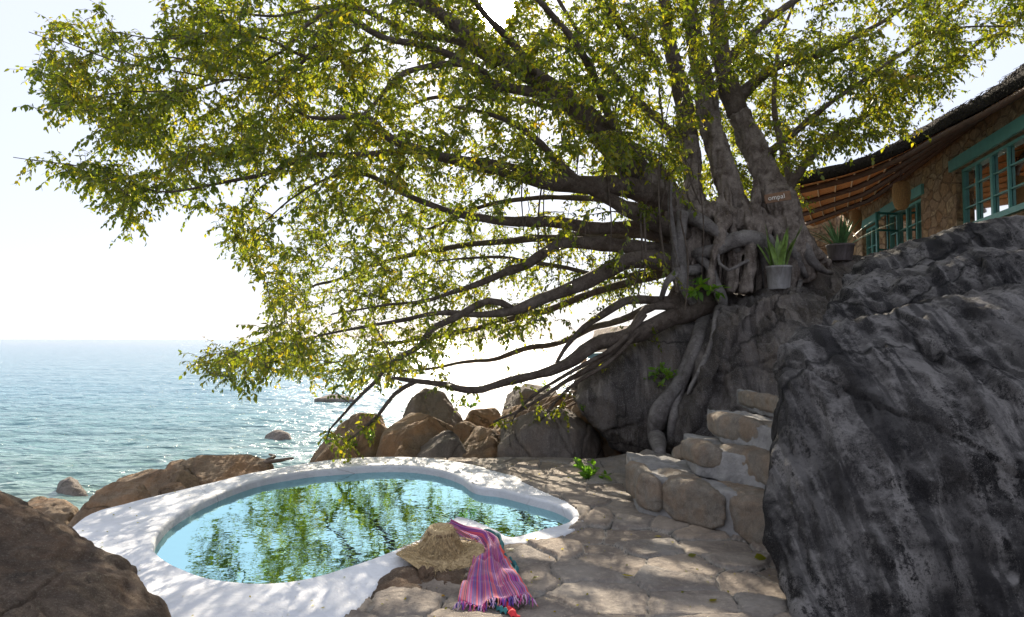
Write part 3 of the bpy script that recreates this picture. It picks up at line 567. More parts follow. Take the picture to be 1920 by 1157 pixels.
HB = [
 [(1385,215,9.55,50),(1362,150,9.6,44),(1350,60,9.7,36),(1340,-60,9.9,28),(1320,-220,10,14)],
 [(1322,175,9.6,42),(1306,90,9.7,38),(1285,-10,9.8,32),(1250,-160,9.9,18)],
 [(1292,260,9.7,38),(1284,190,9.7,36),(1262,100,9.6,30),(1240,-20,9.5,24),(1200,-180,9.4,12)],
 [(1190,320,9.1,62),(1150,272,8.9,58),(1112,232,8.75,52),(1065,192,8.6,48),(1020,155,8.5,42),(965,122,8.4,36),(905,90,8.3,32),(850,45,8.2,26),(800,5,8.1,20),(720,-60,8,12)],
 [(1050,180,8.6,30),(980,172,8.5,24),(915,158,8.4,20),(865,113,8.3,18),(800,85,8.2,15),(720,72,8.1,14),(640,20,8,12),(581,46,7.9,9),(540,90,7.8,6),(490,120,7.8,4)],
 [(905,95,8.3,22),(855,41,8.3,18),(802,12,8.3,16),(730,-10,8.3,12),(620,-30,8.2,8),(500,-60,8.1,4)],
 [(930,120,8.4,22),(872,87,8.5,18),(820,70,8.6,16),(764,58,8.7,14),(700,25,8.8,12),(640,12,8.8,9),(520,30,8.8,6),(400,20,8.7,4)],
 [(922,158,8.5,18),(889,122,8.3,15),(806,120,8.1,14),(744,145,8,11),(694,195,7.9,8),(650,250,7.8,5),(600,330,7.7,3)],
 [(1255,385,9.4,60),(1180,352,9.0,48),(1100,346,8.7,42),(1000,332,8.4,38),(930,316,8.2,32),(850,300,8.0,25),(777,280,7.8,22),(722,250,7.7,18),(690,215,7.6,13),(640,214,7.6,11),(580,216,7.5,8),(519,174,7.4,6),(450,150,7.4,4),(344,170,7.3,4),(232,170,7.2,3),(158,183,7.1,3),(100,196,7.1,2),(70,207,7.1,1.5)],
 [(777,280,7.8,16),(720,290,7.7,14),(640,293,7.6,12),(577,290,7.6,11),(498,320,7.5,9),(436,336,7.5,7),(370,352,7.4,5),(303,357,7.4,4),(232,336,7.3,4),(166,315,7.3,3),(110,309,7.2,2.5),(60,300,7.2,2),(25,295,7.2,1.5)],
 [(1275,440,9.5,46),(1180,425,9.3,32),(1100,425,9.1,28),(1020,418,8.9,26),(945,415,8.7,20),(860,402,8.5,16),(780,372,8.4,12),(700,335,8.3,9),(620,330,8.2,6),(540,370,8.1,4),(480,430,8,2)],
 [(1290,445,9.3,40),(1210,410,9.0,32),(1140,372,8.8,26),(1080,335,8.6,20),(1000,260,8.4,14),(930,220,8.2,10),(850,200,8.1,6)],
 [(1275,478,9.3,38),(1185,465,9.1,30),(1110,459,9.0,28),(1060,459,8.9,26),(1028,472,8.8,22),(990,495,8.7,22),(940,512,8.6,16),(880,540,8.5,11),(810,560,8.4,8),(720,570,8.3,5),(620,590,8.2,3)],
 [(1280,495,9.1,46),(1190,485,8.8,36),(1150,498,8.7,32),(1090,532,8.5,30),(1020,560,8.3,26),(965,582,8.2,22),(900,590,8.1,14),(820,585,8.0,11),(740,600,7.9,8),(640,620,7.8,5),(540,640,7.7,3)],
 [(965,582,8.2,16),(915,563,8.1,15),(862,590,8.0,15),(808,622,7.9,14),(785,652,7.85,12),(729,680,7.8,10),(700,715,7.8,8),(679,738,7.8,8),(638,780,7.8,6),(618,800,7.8,4),(612,825,7.8,2.5)],
 [(1330,562,9.3,60),(1265,592,9.0,42),(1180,632,8.8,34),(1115,648,8.7,32),(1060,682,8.6,26),(1010,702,8.5,20),(950,718,8.4,18),(885,729,8.3,17),(822,718,8.3,13),(760,712,8.2,10),(735,708,8.2,6)],
 [(780,715,8.2,10),(745,742,8.2,9),(712,782,8.2,8),(682,805,8.2,5),(650,828,8.2,3)],
 [(1290,565,9.2,26),(1200,560,8.9,18),(1155,572,8.8,18),(1105,605,8.7,14),(1070,645,8.6,10),(1040,690,8.6,7)],
 [(1300,575,9.1,22),(1230,572,8.9,16),(1190,612,8.75,17),(1150,652,8.7,16),(1100,695,8.7,12),(1040,730,8.7,9),(980,765,8.8,6),(925,792,8.9,4)],
 [(1210,590,8.8,12),(1160,650,8.6,11),(1110,680,8.6,10),(1050,712,8.6,8),(1000,745,8.7,6),(960,790,8.8,3)],
 [(1200,620,8.7,10),(1150,672,8.65,9),(1090,712,8.7,9),(1060,740,8.8,7),(1010,790,8.9,4)],
 [(1470,372,9.2,22),(1520,292,9.3,18),(1558,255,9.4,15),(1620,222,9.5,13),(1700,172,9.6,9),(1790,112,9.7,6),(1870,62,9.8,3)],
 [(1375,190,9.6,30),(1450,128,9.5,20),(1550,92,9.4,14),(1650,42,9.3,9),(1760,-20,9.3,5)],
 [(1360,120,9.7,24),(1440,40,9.9,16),(1540,-30,10,10),(1640,-90,10,5)],
 [(1420,300,9.4,22),(1500,240,9.0,14),(1580,180,8.7,10),(1680,110,8.5,7),(1780,60,8.4,5),(1900,50,8.3,3)],
 [(1480,350,9.6,20),(1470,280,10,16),(1450,200,10.4,12),(1460,90,10.8,8),(1500,-20,11,4)],
 [(1300,300,9.8,24),(1230,220,10.3,18),(1150,140,10.8,14),(1080,50,11.2,10),(1020,-60,11.5,6)],
 [(1290,380,9.8,24),(1200,280,10.5,18),(1080,220,11,14),(960,190,11.4,11),(820,180,11.7,8),(680,230,11.8,5)],
 [(1280,430,9.8,24),(1180,380,10.6,16),(1060,370,11.2,12),(930,380,11.6,9),(800,430,11.8,5)],
 [(1270,500,9.8,20),(1160,520,10.4,12),(1050,500,10.8,9),(930,480,11,6),(820,490,11,3)],
 [(1285,500,9.8,26),(1160,535,10.7,18),(1000,590,11.8,14),(850,625,12.6,10),(700,645,13,6)],
 [(1270,560,9.8,20),(1120,615,11.2,14),(960,665,12.3,10),(820,690,12.8,6),(700,700,13,4)],
 [(1280,440,9.9,26),(1100,440,11,18),(900,455,12.2,13),(720,490,12.8,9),(580,540,13,5)],
 [(1230,120,9.5,22),(1150,30,8.6,16),(1080,-60,7.8,12),(980,-160,7.2,8),(850,-260,6.8,4)],
 [(1190,320,9.1,26),(1130,180,8.3,18),(1060,60,7.6,13),(960,-40,7.1,9),(840,-130,6.8,5)],
 [(1000,140,8.4,18),(900,10,7.6,13),(780,-90,7.1,9),(640,-160,6.8,5)],
 [(690,85,8.1,10),(600,110,7.7,8),(500,70,7.3,6),(400,60,7.0,5),(300,80,6.9,3),(200,60,6.9,2)],
 [(640,20,8,10),(520,150,7.6,7),(357,116,7.2,4),(249,100,7.1,3),(199,54,7.1,2)],
 [(436,150,7.4,4),(300,130,7.2,3),(200,110,7.1,3),(116,70,7,2),(54,60,7,1)],
]
for k, L_ in enumerate(HB): limb([(q[0], q[1], q[2], q[3]*.9) for q in L_], seed=k*3, sides=9 if L_[0][3] > 15 else 6, amt=.03 if L_[0][3] > 30 else .045)

# twigs grow from the limbs to leaf clusters spread through the crown's volume
def inpoly(P, x, y):
    r = False; j = len(P)-1
    for i in range(len(P)):
        if (P[i][1] > y) != (P[j][1] > y) and x < (P[j][0]-P[i][0])*(y-P[i][1])/(P[j][1]-P[i][1])+P[i][0]: r = not r
        j = i
    return r
CR = [(130,25),(215,60),(250,95),(290,75),(300,-20),(330,-200),(600,-380),(1000,-460),(1500,-380),(1900,-200),(2050,-60),(1915,58),(1862,88),(1800,130),(1765,180),(1730,232),(1655,262),(1560,280),(1470,330),(1440,250),(1400,170),
      (1340,160),(1310,240),(1270,300),(1300,400),(1290,500),(1250,545),(1180,575),(1100,560),(1030,600),(1000,645),(900,650),(840,660),(780,700),(720,735),(640,735),(560,715),(500,690),(460,725),(385,690),(365,668),(430,650),(510,630),(500,560),(468,500),(420,455),(400,410),(335,395),(300,380),(240,425),(205,400),(170,350),(120,320),(160,300),(240,318),(330,318),(325,288),(250,280),(190,270),(165,230),(100,205),(80,165),(65,110),(90,60)]
SP = [(60,303,7.2),(95,310,7.25),(120,318,7.2),(150,318,7.3),(75,205,7.1),(60,115,7.05),(200,30,7),(185,18,7),(620,815,7.8),(650,822,8.2),(680,800,8.2),(640,840,8.2),(700,800,8.2),(1010,760,8.8),(1060,770,8.8),(930,795,8.9),(880,745,8.3),(1000,790,8.9),(960,715,8.4),(1060,600,8.4),(1110,585,8.5),(1180,612,8.8),(1230,640,9),(840,720,8.2),(370,680,7.7),(410,705,7.7),(1190,640,9.0),(1130,700,9.0),(240,430,7.4),(950,790,9),(1045,765,9),(1330,60,8.6),(1400,100,8.7),(1340,-30,8.7)]
tips = []
while len(tips) < 4250:
    x = random.uniform(20, 2050); y = random.uniform(-460, 745)
    if not inpoly(CR, x, y): continue
    w = 1.
    if 900 < x < 1300 and 330 < y < 660: w = .36
    elif 640 < x < 900 and 440 < y < 660: w = .62
    elif x < 700: w = 1.0
    if y < 0: w *= .5
    if math.hypot(x-928, (y-15)) < 30: w = 0
    if vnoise(np.array([[x/95., y/80., 3.3]]), 2)[0] < -.42: w *= .3
    if random.random() > w: continue
    mid = np.interp(x, [0, 200, 400, 700, 1100, 1400, 1700, 2000], [7.3, 7.7, 8.5, 9.2, 9.4, 9.6, 9.3, 9.0])
    sp = np.interp(x, [0, 200, 450, 700, 1000, 1400, 2000], [.3, .8, 1.6, 2.0, 2.1, 1.6, 1.0])
    Yv = mid+random.gauss(0, 1)*sp
    Yv = min(max(Yv, mid-1.5*sp), mid+1.9*sp)
    if x > 1480 and y > 200: Yv = min(Yv, 10)
    if x > 480 and x < 1270 and y > 330 and random.random() < .55: Yv = random.uniform(10.8, 13.6)
    tips.append(at(x, y, Yv))
tips += [at(*s) for s in SP]
for q in range(130):
    a = random.uniform(0, 2*math.pi); r_ = random.uniform(38, 170); tips.append(at(928+r_*math.cos(a), 15+r_*math.sin(a), random.uniform(7.8, 11)))
for q in range(420):
    x, y = random.uniform(420, 1200), random.uniform(430, 700)
    if inpoly(CR, x, y): tips.append(at(x, y, random.uniform(11, 13.8)))
for q in range(330):                                      # foliage on the far side of the trunks
    x, y = random.uniform(1270, 1500), random.uniform(150, 400)
    tips.append(at(x, y, random.uniform(10.4, 12.6)))
T = np.array([tuple(t) for t in tips]); hubv = np.array(tuple(hub))
nodes = list(NODE); nrad = list(NR)
cap = 120000; NA = np.zeros((cap, 3)); NA[:len(nodes)] = nodes; cnt = len(nodes)
d0 = np.array([np.min(np.linalg.norm(NA[:cnt]-t, axis=1)) for t in T]); order = np.argsort(d0)
tw = MB(); LEAFP = []; LEAFD = []; LEAFS = []
hd = np.zeros(cap); hd[:cnt] = np.linalg.norm(NA[:cnt]-hubv, axis=1)
def leaf_run(P, step, sc=1.):                             # leaves alternate along a twig
    side = 1
    for i in range(len(P)-1):
        a = Vector(P[i]); bb = Vector(P[i+1]); n_ = max(1, int((bb-a).length/step)); d = (bb-a).normalized()
        for k in range(n_):
            p = a.lerp(bb, (k+random.random())/n_); side = -side
            s_ = d.cross(Vector((0,0,1))); s_ = s_.normalized() if s_.length > .1 else Vector((1,0,0))
            dr = d*.5+s_*side*random.uniform(.3, 1.)+Vector((random.gauss(0,.35), random.gauss(0,.35), random.gauss(-.55,.45)))
            LEAFP.append(p); LEAFD.append(dr.normalized()); LEAFS.append(sc*random.uniform(.038, .074))
for ti in order:
    t = T[ti]; dd = NA[:cnt]-t; dist = np.sqrt((dd*dd).sum(1)); ht = np.linalg.norm(t-hubv)
    cost = dist+.9*np.maximum(0, hd[:cnt]-ht+.05); j = int(np.argmin(cost)); a = NA[j].copy(); L0 = dist[j]
    if L0 < .02: continue
    out = (a-hubv); out /= np.linalg.norm(out)+1e-6
    m1 = a+(t-a)*.45+out*.10*L0+np.array([random.gauss(0,.05), random.gauss(0,.05), random.gauss(.05,.05)])*L0
    k = max(3, int(L0/.11)); tt = np.linspace(0, 1, k+1)[:, None]; Pp = (1-tt)**2*a+2*tt*(1-tt)*m1+tt**2*t
    Pp[1:-1] += RS.normal(size=(k-1, 3))*.012
    r0 = min(.004+.0065*L0, .02); tw.tube([Vector(p) for p in Pp], np.linspace(r0, .0022, k+1), 4 if r0 > .007 else 3, False)
    NA[cnt:cnt+k] = Pp[1:]; hd[cnt:cnt+k] = np.linalg.norm(Pp[1:]-hubv, axis=1); cnt += k
    s0 = max(0, k-int(.5/.11)); leaf_run(Pp[s0:], .034)
    for q in range(random.choice((3, 4, 5))):          # side sprigs
        i = random.randint(max(0, k-5), k); p0 = Vector(Pp[i]); dv = Vector((t-a)).normalized()*.5+Vector((random.gauss(0,.6), random.gauss(0,.6), random.gauss(-.1,.5)))
        ln = random.uniform(.14, .34); p1 = p0+dv.normalized()*ln; pm = (p0+p1)/2+Vector((0,0,.02)); p1.z -= .03
        tw.tube([p0, pm, p1], (.0028, .0022, .0015), 3, False); leaf_run([p0, pm, p1], .026)
tag(tw.build('twigs', M['bark'], tree), kind='stuff')
def leaf_mesh(Pt, D, Sz, wid=.56, tone=None):
    n = len(Pt); Pt = np.array([tuple(p) for p in Pt]); D = np.array([tuple(d) for d in D]); Sz = np.array(Sz)[:, None]
    up = RS.normal(size=(n, 3))*.45+np.array([0, 0, 1.]); sd = np.cross(D, up); sd /= np.linalg.norm(sd, axis=1)[:, None]+1e-9; nr = np.cross(sd, D)
    fold = RS.uniform(.02, .22, (n, 1)); curl = RS.uniform(-.1, .25, (n, 1))
    def pt(u, v, h): return Pt+D*Sz*u+sd*Sz*wid*v+nr*Sz*h
    V = np.stack([pt(0,0,0), pt(.3,.5,fold*.5), pt(.62,.42,fold*.4-curl*.2), pt(1.06,0,-curl), pt(.62,-.42,fold*.4-curl*.2), pt(.3,-.5,fold*.5), pt(.45,0,-.02)], 1)
    V = V.reshape(-1, 3); base = np.arange(n)*7
    me = bpy.data.meshes.new('leaves'); me.vertices.add(n*7); me.vertices.foreach_set('co', V.ravel())
    quads = np.stack([np.stack([base, base+6, base+2, base+1], 1), np.stack([base+6, base+3, base+2, base+2], 1)], 1)
    F1 = np.concatenate([np.stack([base, base+6, base+2, base+1], 1), np.stack([base, base+5, base+4, base+6], 1)]); F2 = np.concatenate([np.stack([base+6, base+3, base+2], 1), np.stack([base+6, base+4, base+3], 1)])
    loops = np.concatenate([F1.ravel(), F2.ravel()]); me.loops.add(len(loops)); me.loops.foreach_set('vertex_index', loops.astype(np.int32))
    ls = np.concatenate([np.arange(len(F1))*4, len(F1)*4+np.arange(len(F2))*3]); me.polygons.add(len(ls)); me.polygons.foreach_set('loop_start', ls.astype(np.int32))
    me.update(calc_edges=True); me.validate()
    tn = RS.random(n) if tone is None else np.full(n, tone)+RS.uniform(-.08, .08, n)
    fattr(me, 'tone', np.repeat(tn, 7)); me.polygons.foreach_set('use_smooth', [True]*len(me.polygons)); return me
def leaf_mat(name, stops, trans):
    m, nt, P = mat(name); N = NT(nt); ta = N.n('Attribute', attribute_name='tone').outputs['Fac']
    n1 = N.noise(N.pos(), 1.7, 4); f = N.math('ADD', N.math('MULTIPLY', ta, .55), N.math('MULTIPLY', N.math('SUBTRACT', n1, .40), 1.4))
    c = N.ramp(f, stops); N.l(c, P.inputs['Base Color']); P.inputs['Roughness'].default_value = .42; P.inputs['Specular IOR Level'].default_value = .45
    t = N.n('BsdfTranslucent'); N.l(N.mix(1., c, trans, 'MULTIPLY'), t.inputs[0]); mx = N.n('MixShader'); mx.inputs[0].default_value = .5
    N.l(P.outputs[0], mx.inputs[1]); N.l(t.outputs[0], mx.inputs[2]); N.l(mx.outputs[0], nt.nodes['Material Output'].inputs[0]); return m
M['leaf'] = leaf_mat('fig_leaf', [(0, (.034,.058,.014)), (.35, (.058,.086,.016)), (.65, (.098,.112,.017)), (.9, (.165,.14,.02)), (1, (.24,.13,.025))], (5.6,4.6,1.2))
M['leaf_green'] = leaf_mat('fresh_leaf', [(0, (.07,.16,.025)), (.6, (.13,.25,.03)), (1, (.24,.3,.04))], (2.4,2.4,1.2))
sunv = Vector((math.sin(R(SUN_AZ))*math.cos(R(SUN_EL)), math.cos(R(SUN_AZ))*math.cos(R(SUN_EL)), math.sin(R(SUN_EL))))
keep = [k for k, p in enumerate(LEAFP) if (p-Vector((0, 0, CAMZ))).angle(sunv) > .02]       # the gap in the crown the sun shines through
LEAFP = [LEAFP[k] for k in keep]; LEAFD = [LEAFD[k] for k in keep]; LEAFS = [LEAFS[k] for k in keep]
print('LEAVES', len(LEAFP), 'tips', len(T))
tag(link('crown', leaf_mesh(LEAFP, LEAFD, LEAFS), M['leaf'], tree), kind='stuff')
# roots
RB = bvh_of([o for o in ROCKS if o.parent is None])
def on_rock(px, py, lift=.02, dflt=9.):
    d = (at(px, py, 1.)-Vector((0,0,CAMZ))).normalized(); h = RB.ray_cast(Vector((0,0,CAMZ)), d)
    if h[0] is None: return at(px, py, dflt)
    return h[0]+h[1]*lift*(1 if h[1].dot(d) < 0 else -1)
def root_on(L_, m='root', name='root', sides=8, lift=.3, fuse=False):
    A = []
    for px, py, w in L_:
        p = on_rock(px, py, 0); r = w*p.y/F/2; d = (Vector((0,0,CAMZ))-p).normalized(); p = p+d*r*lift*2; A.append((*p, r))
    A = wob(spline(A, .08), .02, int(L_[0][0])); b = MB(); b.tube(A[:, :3], A[:, 3]*(1+.15*vnoise(A[:, :3]*6, 3)), sides); return b.build(name, M[m], tree)
root_on([(1340,572,34),(1322,600,30),(1305,640,26),(1290,680,24),(1272,722,26),(1248,752,30),(1232,785,40),(1230,820,34),(1236,850,20)])
root_on([(1330,585,16),(1312,640,16),(1294,690,18),(1275,735,20),(1262,790,18),(1256,840,12)])
root_on([(1345,585,12),(1335,640,10),(1310,700,9),(1290,740,6)])
root_on([(1500,505,12),(1530,496,12),(1560,486,10),(1600,484,7)], sides=6); root_on([(1510,505,10),(1500,520,12),(1497,545,8)], sides=6)
for L_ in [
 [(1300,478,9.2,24),(1340,468,9.0,28),(1380,450,8.9,30),(1412,446,8.9,32),(1432,458,8.95,32),(1440,490,9.05,28),(1442,545,9.1,26)],
 [(1310,485,9.1,14),(1330,500,9.0,18),(1340,530,9.0,20),(1352,562,8.95,22),(1358,575,8.95,14)],
 [(1345,470,9.0,7),(1348,495,8.85,7),(1365,507,8.8,7),(1390,495,8.8,7),(1415,484,8.9,6)],
 [(1290,405,9.2,26),(1320,420,9.0,26),(1350,440,8.95,22),(1385,470,9.0,16)],
 [(1280,400,9.0,22),(1275,440,8.9,26),(1272,490,8.9,26),(1285,540,8.9,22),(1300,570,8.9,14)],
 [(1260,330,8.8,8),(1256,380,8.75,9),(1262,440,8.8,11),(1270,500,8.8,10)],
 [(1240,560,8.9,10),(1250,530,8.8,12),(1275,510,8.9,16),(1310,505,9.1,20)],
 [(1430,340,9.6,14),(1436,400,9.5,16),(1438,450,9.4,18),(1445,520,9.2,22)],
 [(1420,420,9.2,20),(1445,450,9.0,14),(1462,490,8.95,14),(1478,540,8.95,12)],
 [(1500,440,9.1,22),(1515,475,9.0,20),(1535,500,9.05,14),(1560,512,9.2,8)],
 [(1480,450,9.0,18),(1495,490,8.95,16),(1512,520,9.0,9)],
]: limb(L_, 'root', 'root', 8, int(L_[0][1]), .015, .08, nodes=False, lump=.15)
for k in range(16):                                       # curtain of thin roots under the arching root
    x = 1352+k*5.3+random.uniform(-2, 2); w = random.uniform(4, 10); Yk = 9.25+random.uniform(-.08, .12)
    limb([(x+random.uniform(-6,6),470+random.uniform(-8,8),Yk,w),(x,505,Yk,w),(x+random.uniform(-8,8),550,Yk-.05,w*1.2)], 'root', 'trunk', 6, 700+k, .02, .08, nodes=False)
b = MB()
for k in range(46):                                       # hanging air roots and vines
    x = random.choice((random.uniform(1180,1330), random.uniform(1000,1200), random.uniform(900,1300))); y = random.uniform(100, 420); Yk = random.uniform(8.3, 9.4); h_ = random.uniform(60, 230)
    A = wob(spline(limb_pts([(x,y,Yk,2),(x+random.uniform(-14,14),y+h_*.5,Yk,2),(x+random.uniform(-25,25),y+h_,Yk,1)]), .1), .03, 800+k); b.tube(A[:, :3], A[:, 3]*random.uniform(.8, 2), 4)
tag(b.build('air_roots', M['bark'], tree), kind='stuff')

# ---------------------------------------------------------------- house
m, nt, P = mat('rubble_wall'); N = NT(nt); p_ = N.pos(); tn_ = N.n('TexNoise', Scale=3., Detail=5.); N.l(p_, tn_.inputs['Vector'])
wv = N.mix(.2, N.pos((1, 1, 1.7)), tn_.outputs['Color']); v1 = N.voro(wv, 3.6); v2 = N.voro(wv, 3.6, 'DISTANCE_TO_EDGE'); n2 = N.noise(p_, 12, 7, .7)
sep = N.n('SeparateColor'); N.l(v1.outputs['Color'], sep.inputs[0])
c = N.ramp(sep.outputs[0], [(0, (.48,.28,.14)), (.35, (.66,.44,.23)), (.7, (.54,.37,.23)), (1, (.75,.55,.32))])
c = N.mix(N.ramp(n2, [(.35, 0), (.65, 1)]), N.mix(.5, c, (.16,.09,.05)), c); eg = N.ramp(v2.outputs['Distance'], [(.02, 0), (.09, 1)])
c = N.mix(N.math('MULTIPLY', N.math('SUBTRACT', 1., eg), .55), c, (.26,.165,.095)); c = N.mix(N.math('MULTIPLY', N.ramp(N.noise(p_, 5, 8, .75, 1.), [(.5, 0), (.6, 1)]), .5), c, (.17,.10,.06)); N.l(c, P.inputs['Base Color']); P.inputs['Roughness'].default_value = .9
N.l(N.bump(n2, .09, 1, N.bump(eg, .05)), P.inputs['Normal']); M['wall'] = m
M['teal'] = plain('teal_paint', (.12,.34,.30), .5, .12, 9, .002); M['teal_d'] = plain('dark_teal_paint', (.04,.20,.18), .5)
M['thatch'] = plain('dark_thatch', (.035,.028,.026), .95, .5, 30, .04); M['reed'] = plain('reed_ceiling', (.85,.38,.16), .8, .35, 25, .02)
M['pole'] = plain('dark_pole', (.09,.045,.03), .7, .3, 12, .01); M['stick'] = plain('pale_stick', (.8,.58,.38), .7)
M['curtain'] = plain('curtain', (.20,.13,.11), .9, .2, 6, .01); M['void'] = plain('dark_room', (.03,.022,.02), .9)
m = bpy.data.materials.new('window_glass'); m.use_nodes = True; nt = m.node_tree; nt.nodes.clear(); N = NT(nt); out = N.n('OutputMaterial'); a_ = N.n('BsdfTransparent'); a_.inputs[0].default_value = (.82,.86,.86,1)
g_ = N.n('BsdfGlossy'); g_.inputs['Roughness'].default_value = .03; fr = N.n('Fresnel', IOR=1.5); mx = N.n('MixShader'); N.l(fr.outputs[0], mx.inputs[0]); N.l(a_.outputs[0], mx.inputs[1]); N.l(g_.outputs[0], mx.inputs[2]); N.l(mx.outputs[0], out.inputs[0]); M['glass'] = m
def wx_(Y): return 5.1+.226*Y
WD = Vector((.226, 1, 0)).normalized(); WN = Vector((-1, .226, 0)).normalized()     # along the wall; out towards the sea
house = empty('stone_house', (8, 14, 2.3), 'rubble stone house with thatched roof and teal windows above the boulders', 'house')
def wp(Y, z, off=0): return Vector((wx_(Y), Y, z))+WN*off
OPEN = [(7.6, 11.86, 3.42, 4.46), (13.5, 15.75, 3.0, 4.36), (16.2, 17.6, 3.35, 4.33)]
b = MB(); ZB, ZT = 2.1, 5.35; TKN = .38
def wbox(Y0, Y1, z0, z1, off0=0., off1=-TKN, bb=None):
    bb = bb or b; V = [wp(Y0,z0,off0), wp(Y1,z0,off0), wp(Y1,z0,off1), wp(Y0,z0,off1), wp(Y0,z1,off0), wp(Y1,z1,off0), wp(Y1,z1,off1), wp(Y0,z1,off1)]
    bb.add(V, ((0,3,2,1),(4,5,6,7),(0,1,5,4),(1,2,6,5),(2,3,7,6),(3,0,4,7)))
ys_ = [6.2]
for o4 in OPEN: ys_ += [o4[0], o4[1]]
ys_.append(20.5)
for k in range(0, len(ys_), 2): wbox(ys_[k], ys_[k+1], ZB, ZT)
for Y0, Y1, z0, z1 in OPEN: wbox(Y0, Y1, ZB, z0); wbox(Y0, Y1, z1, ZT)
V0 = wp(20.5, 0); b.box((V0.x+.1, 20.6, 3.7), (5.5, .35, 3.3)); b.box((12, 6.3, 3.7), (9, .3, 3.3)); b.build('wall', M['wall'], house, False)
def window(Yo0, Yo1, z0, z1, cols, rows, recess=-.12, skip=None):
    f = MB(); fw = .05
    def bar(Ya, za, Yb, zb, w, dpt=.06, off=0):
        f.beam(wp(Ya, za, recess+off), wp(Yb, zb, recess+off), w if Ya == Yb else dpt, dpt if Ya == Yb else w, up=(0,0,1) if Ya != Yb else tuple(WN))
    def vbar(Yc, w, off=0, dpt=.045): 
        wbox(Yc-w/2, Yc+w/2, z0, z1, recess+dpt/2+off, recess-dpt/2+off, f)
    def hbar(zc, w, Ya, Yb, off=0, dpt=.06): wbox(Ya, Yb, zc-w/2, zc+w/2, recess+dpt/2+off, recess-dpt/2+off, f)
    vbar(Yo0+fw/2+.002, fw); vbar(Yo1-fw/2-.002, fw); hbar(z1-fw/2-.002, fw, Yo0+fw, Yo1-fw); hbar(z0+fw/2+.002, fw, Yo0+fw, Yo1-fw)
    for k in range(1, cols): vbar(Yo0+(Yo1-Yo0)*k/cols, .075 if k % 2 == 0 else .04, .003, .04)
    for k in range(1, rows): hbar(z0+(z1-z0)*k/rows, .022, Yo0+fw, Yo1-fw, -.003, .03)
    fr_ = f.build('window', M['teal'], house, False); g = MB(); wbox(Yo0+.03, Yo1-.03, z0+.03, z1-.03, recess-.022, recess-.028, g); gp = link('pane', me_from(g.V, g.F, False), M['glass'], fr_)
    c = MB(); m_ = 60; V = []
    for k in range(m_+1):
        Yk = Yo0+.04+(Yo1-Yo0-.08)*k/m_; o_ = -TKN-.06+.03*math.sin(k*1.3)+.02*math.sin(k*.37)
        V += [tuple(wp(Yk, z0-.1, o_)), tuple(wp(Yk, z1+.1, o_))]
    c.add(V, [(2*k, 2*k+2, 2*k+3, 2*k+1) for k in range(m_) if (k//12) % 2 == 0]); link('curtain', me_from(c.V, c.F), M['curtain'], fr_)
    l = MB(); wbox(Yo0-.18, Yo1+.16, z1+.002, z1+.2, .05, -.14, l); l.build('lintel', M['teal'], house, False)
    l = MB(); wbox(Yo0-.03, Yo1+.03, z0-.09, z0-.002, .07, -.1, l); l.build('sill', M['teal'], house, False)
window(*OPEN[0], 8, 3); window(*OPEN[1], 4, 3); window(*OPEN[2], 3, 2)
f = MB(); c0 = wp(15.2, 3.0, -.1); dirn = (WN*.9+WD*-.45).normalized(); c1 = c0+dirn*.55          # casement standing open
for z in (3.05, 3.48, 3.92, 4.3): f.beam(c0+Vector((0,0,z-3)), c1+Vector((0,0,z-3)), .045)
for q in (c0, c0+(c1-c0)*.5, c1): f.beam(q+Vector((0,0,.03)), q+Vector((0,0,1.32)), .05 if q != c0+(c1-c0)*.5 else .03, up=(1,0,0))
f.build('open_casement', M['teal_d'], house, False)
b = MB(); wbox(6.5, 20.3, ZB, ZT, -1.9, -2.0); wbox(6.5, 20.3, 5.2, 5.25, -.4, -1.9); wbox(6.5, 20.3, ZB, ZB+.1, -.4, -1.9); b.build('interior', M['void'], house, False)  # near-black shell: the darkness of the unlit room is put into its colour
# roof
E = spline([(6.75,7.2,4.98),(6.86,8.6,4.9),(6.80,9.6,4.8),(6.62,10.4,4.7),(6.5,11.3,4.6),(6.0,12.1,4.45),(5.0,12.75,4.3),(4.6,13.0,4.25)], .1)
n_ = len(E); tt = np.linspace(0, 1, n_)
Wi = np.stack([np.interp(tt, [0,.25,.45,.6,.75,1], [wx_(7.2)+.0,wx_(9.2),wx_(11),wx_(13.4),wx_(16.5),8.7]), np.interp(tt, [0,.25,.45,.6,.75,1], [7.2,9.2,11,13.4,16.5,19.6]), np.interp(tt, [0,.25,.45,.6,.75,1], [5.3,5.2,5.1,4.98,4.85,4.75])], 1)
def roof_pt(i, s, up=0.):
    p = E[i]*(1-s)+Wi[i]*s if s <= 1 else Wi[i]+(np.array([Wi[i][0]+3.4, Wi[i][1]+.6, 6.7])-Wi[i])*(s-1)
    return (p[0], p[1], p[2]+up)
ss = list(np.linspace(0, 1, 9))+[1.25, 1.5, 1.75, 2.]
def sheet(up, flip, mname, nm, jit):
    V = []; k = len(ss)
    for i in range(n_):
        for s in ss:
            x, y, z = roof_pt(i, s, up); V.append((x, y, z))
    V = np.array(V); V[:, 2] += jit*fbm(V*3, 4, 5); Fc = [(i*k+j, i*k+j+1, (i+1)*k+j+1, (i+1)*k+j) for i in range(n_-1) for j in range(k-1)]
    return V, Fc
V, Fc = sheet(0, 0, 0, 0, .0); link('reed_ceiling', me_from(V, Fc), M['reed'], house)
b = MB(); V, Fc = sheet(.03, 0, 0, 0, 0.); V2, _ = sheet(.23, 0, 0, 0, .06); k = len(ss); nv = len(V)
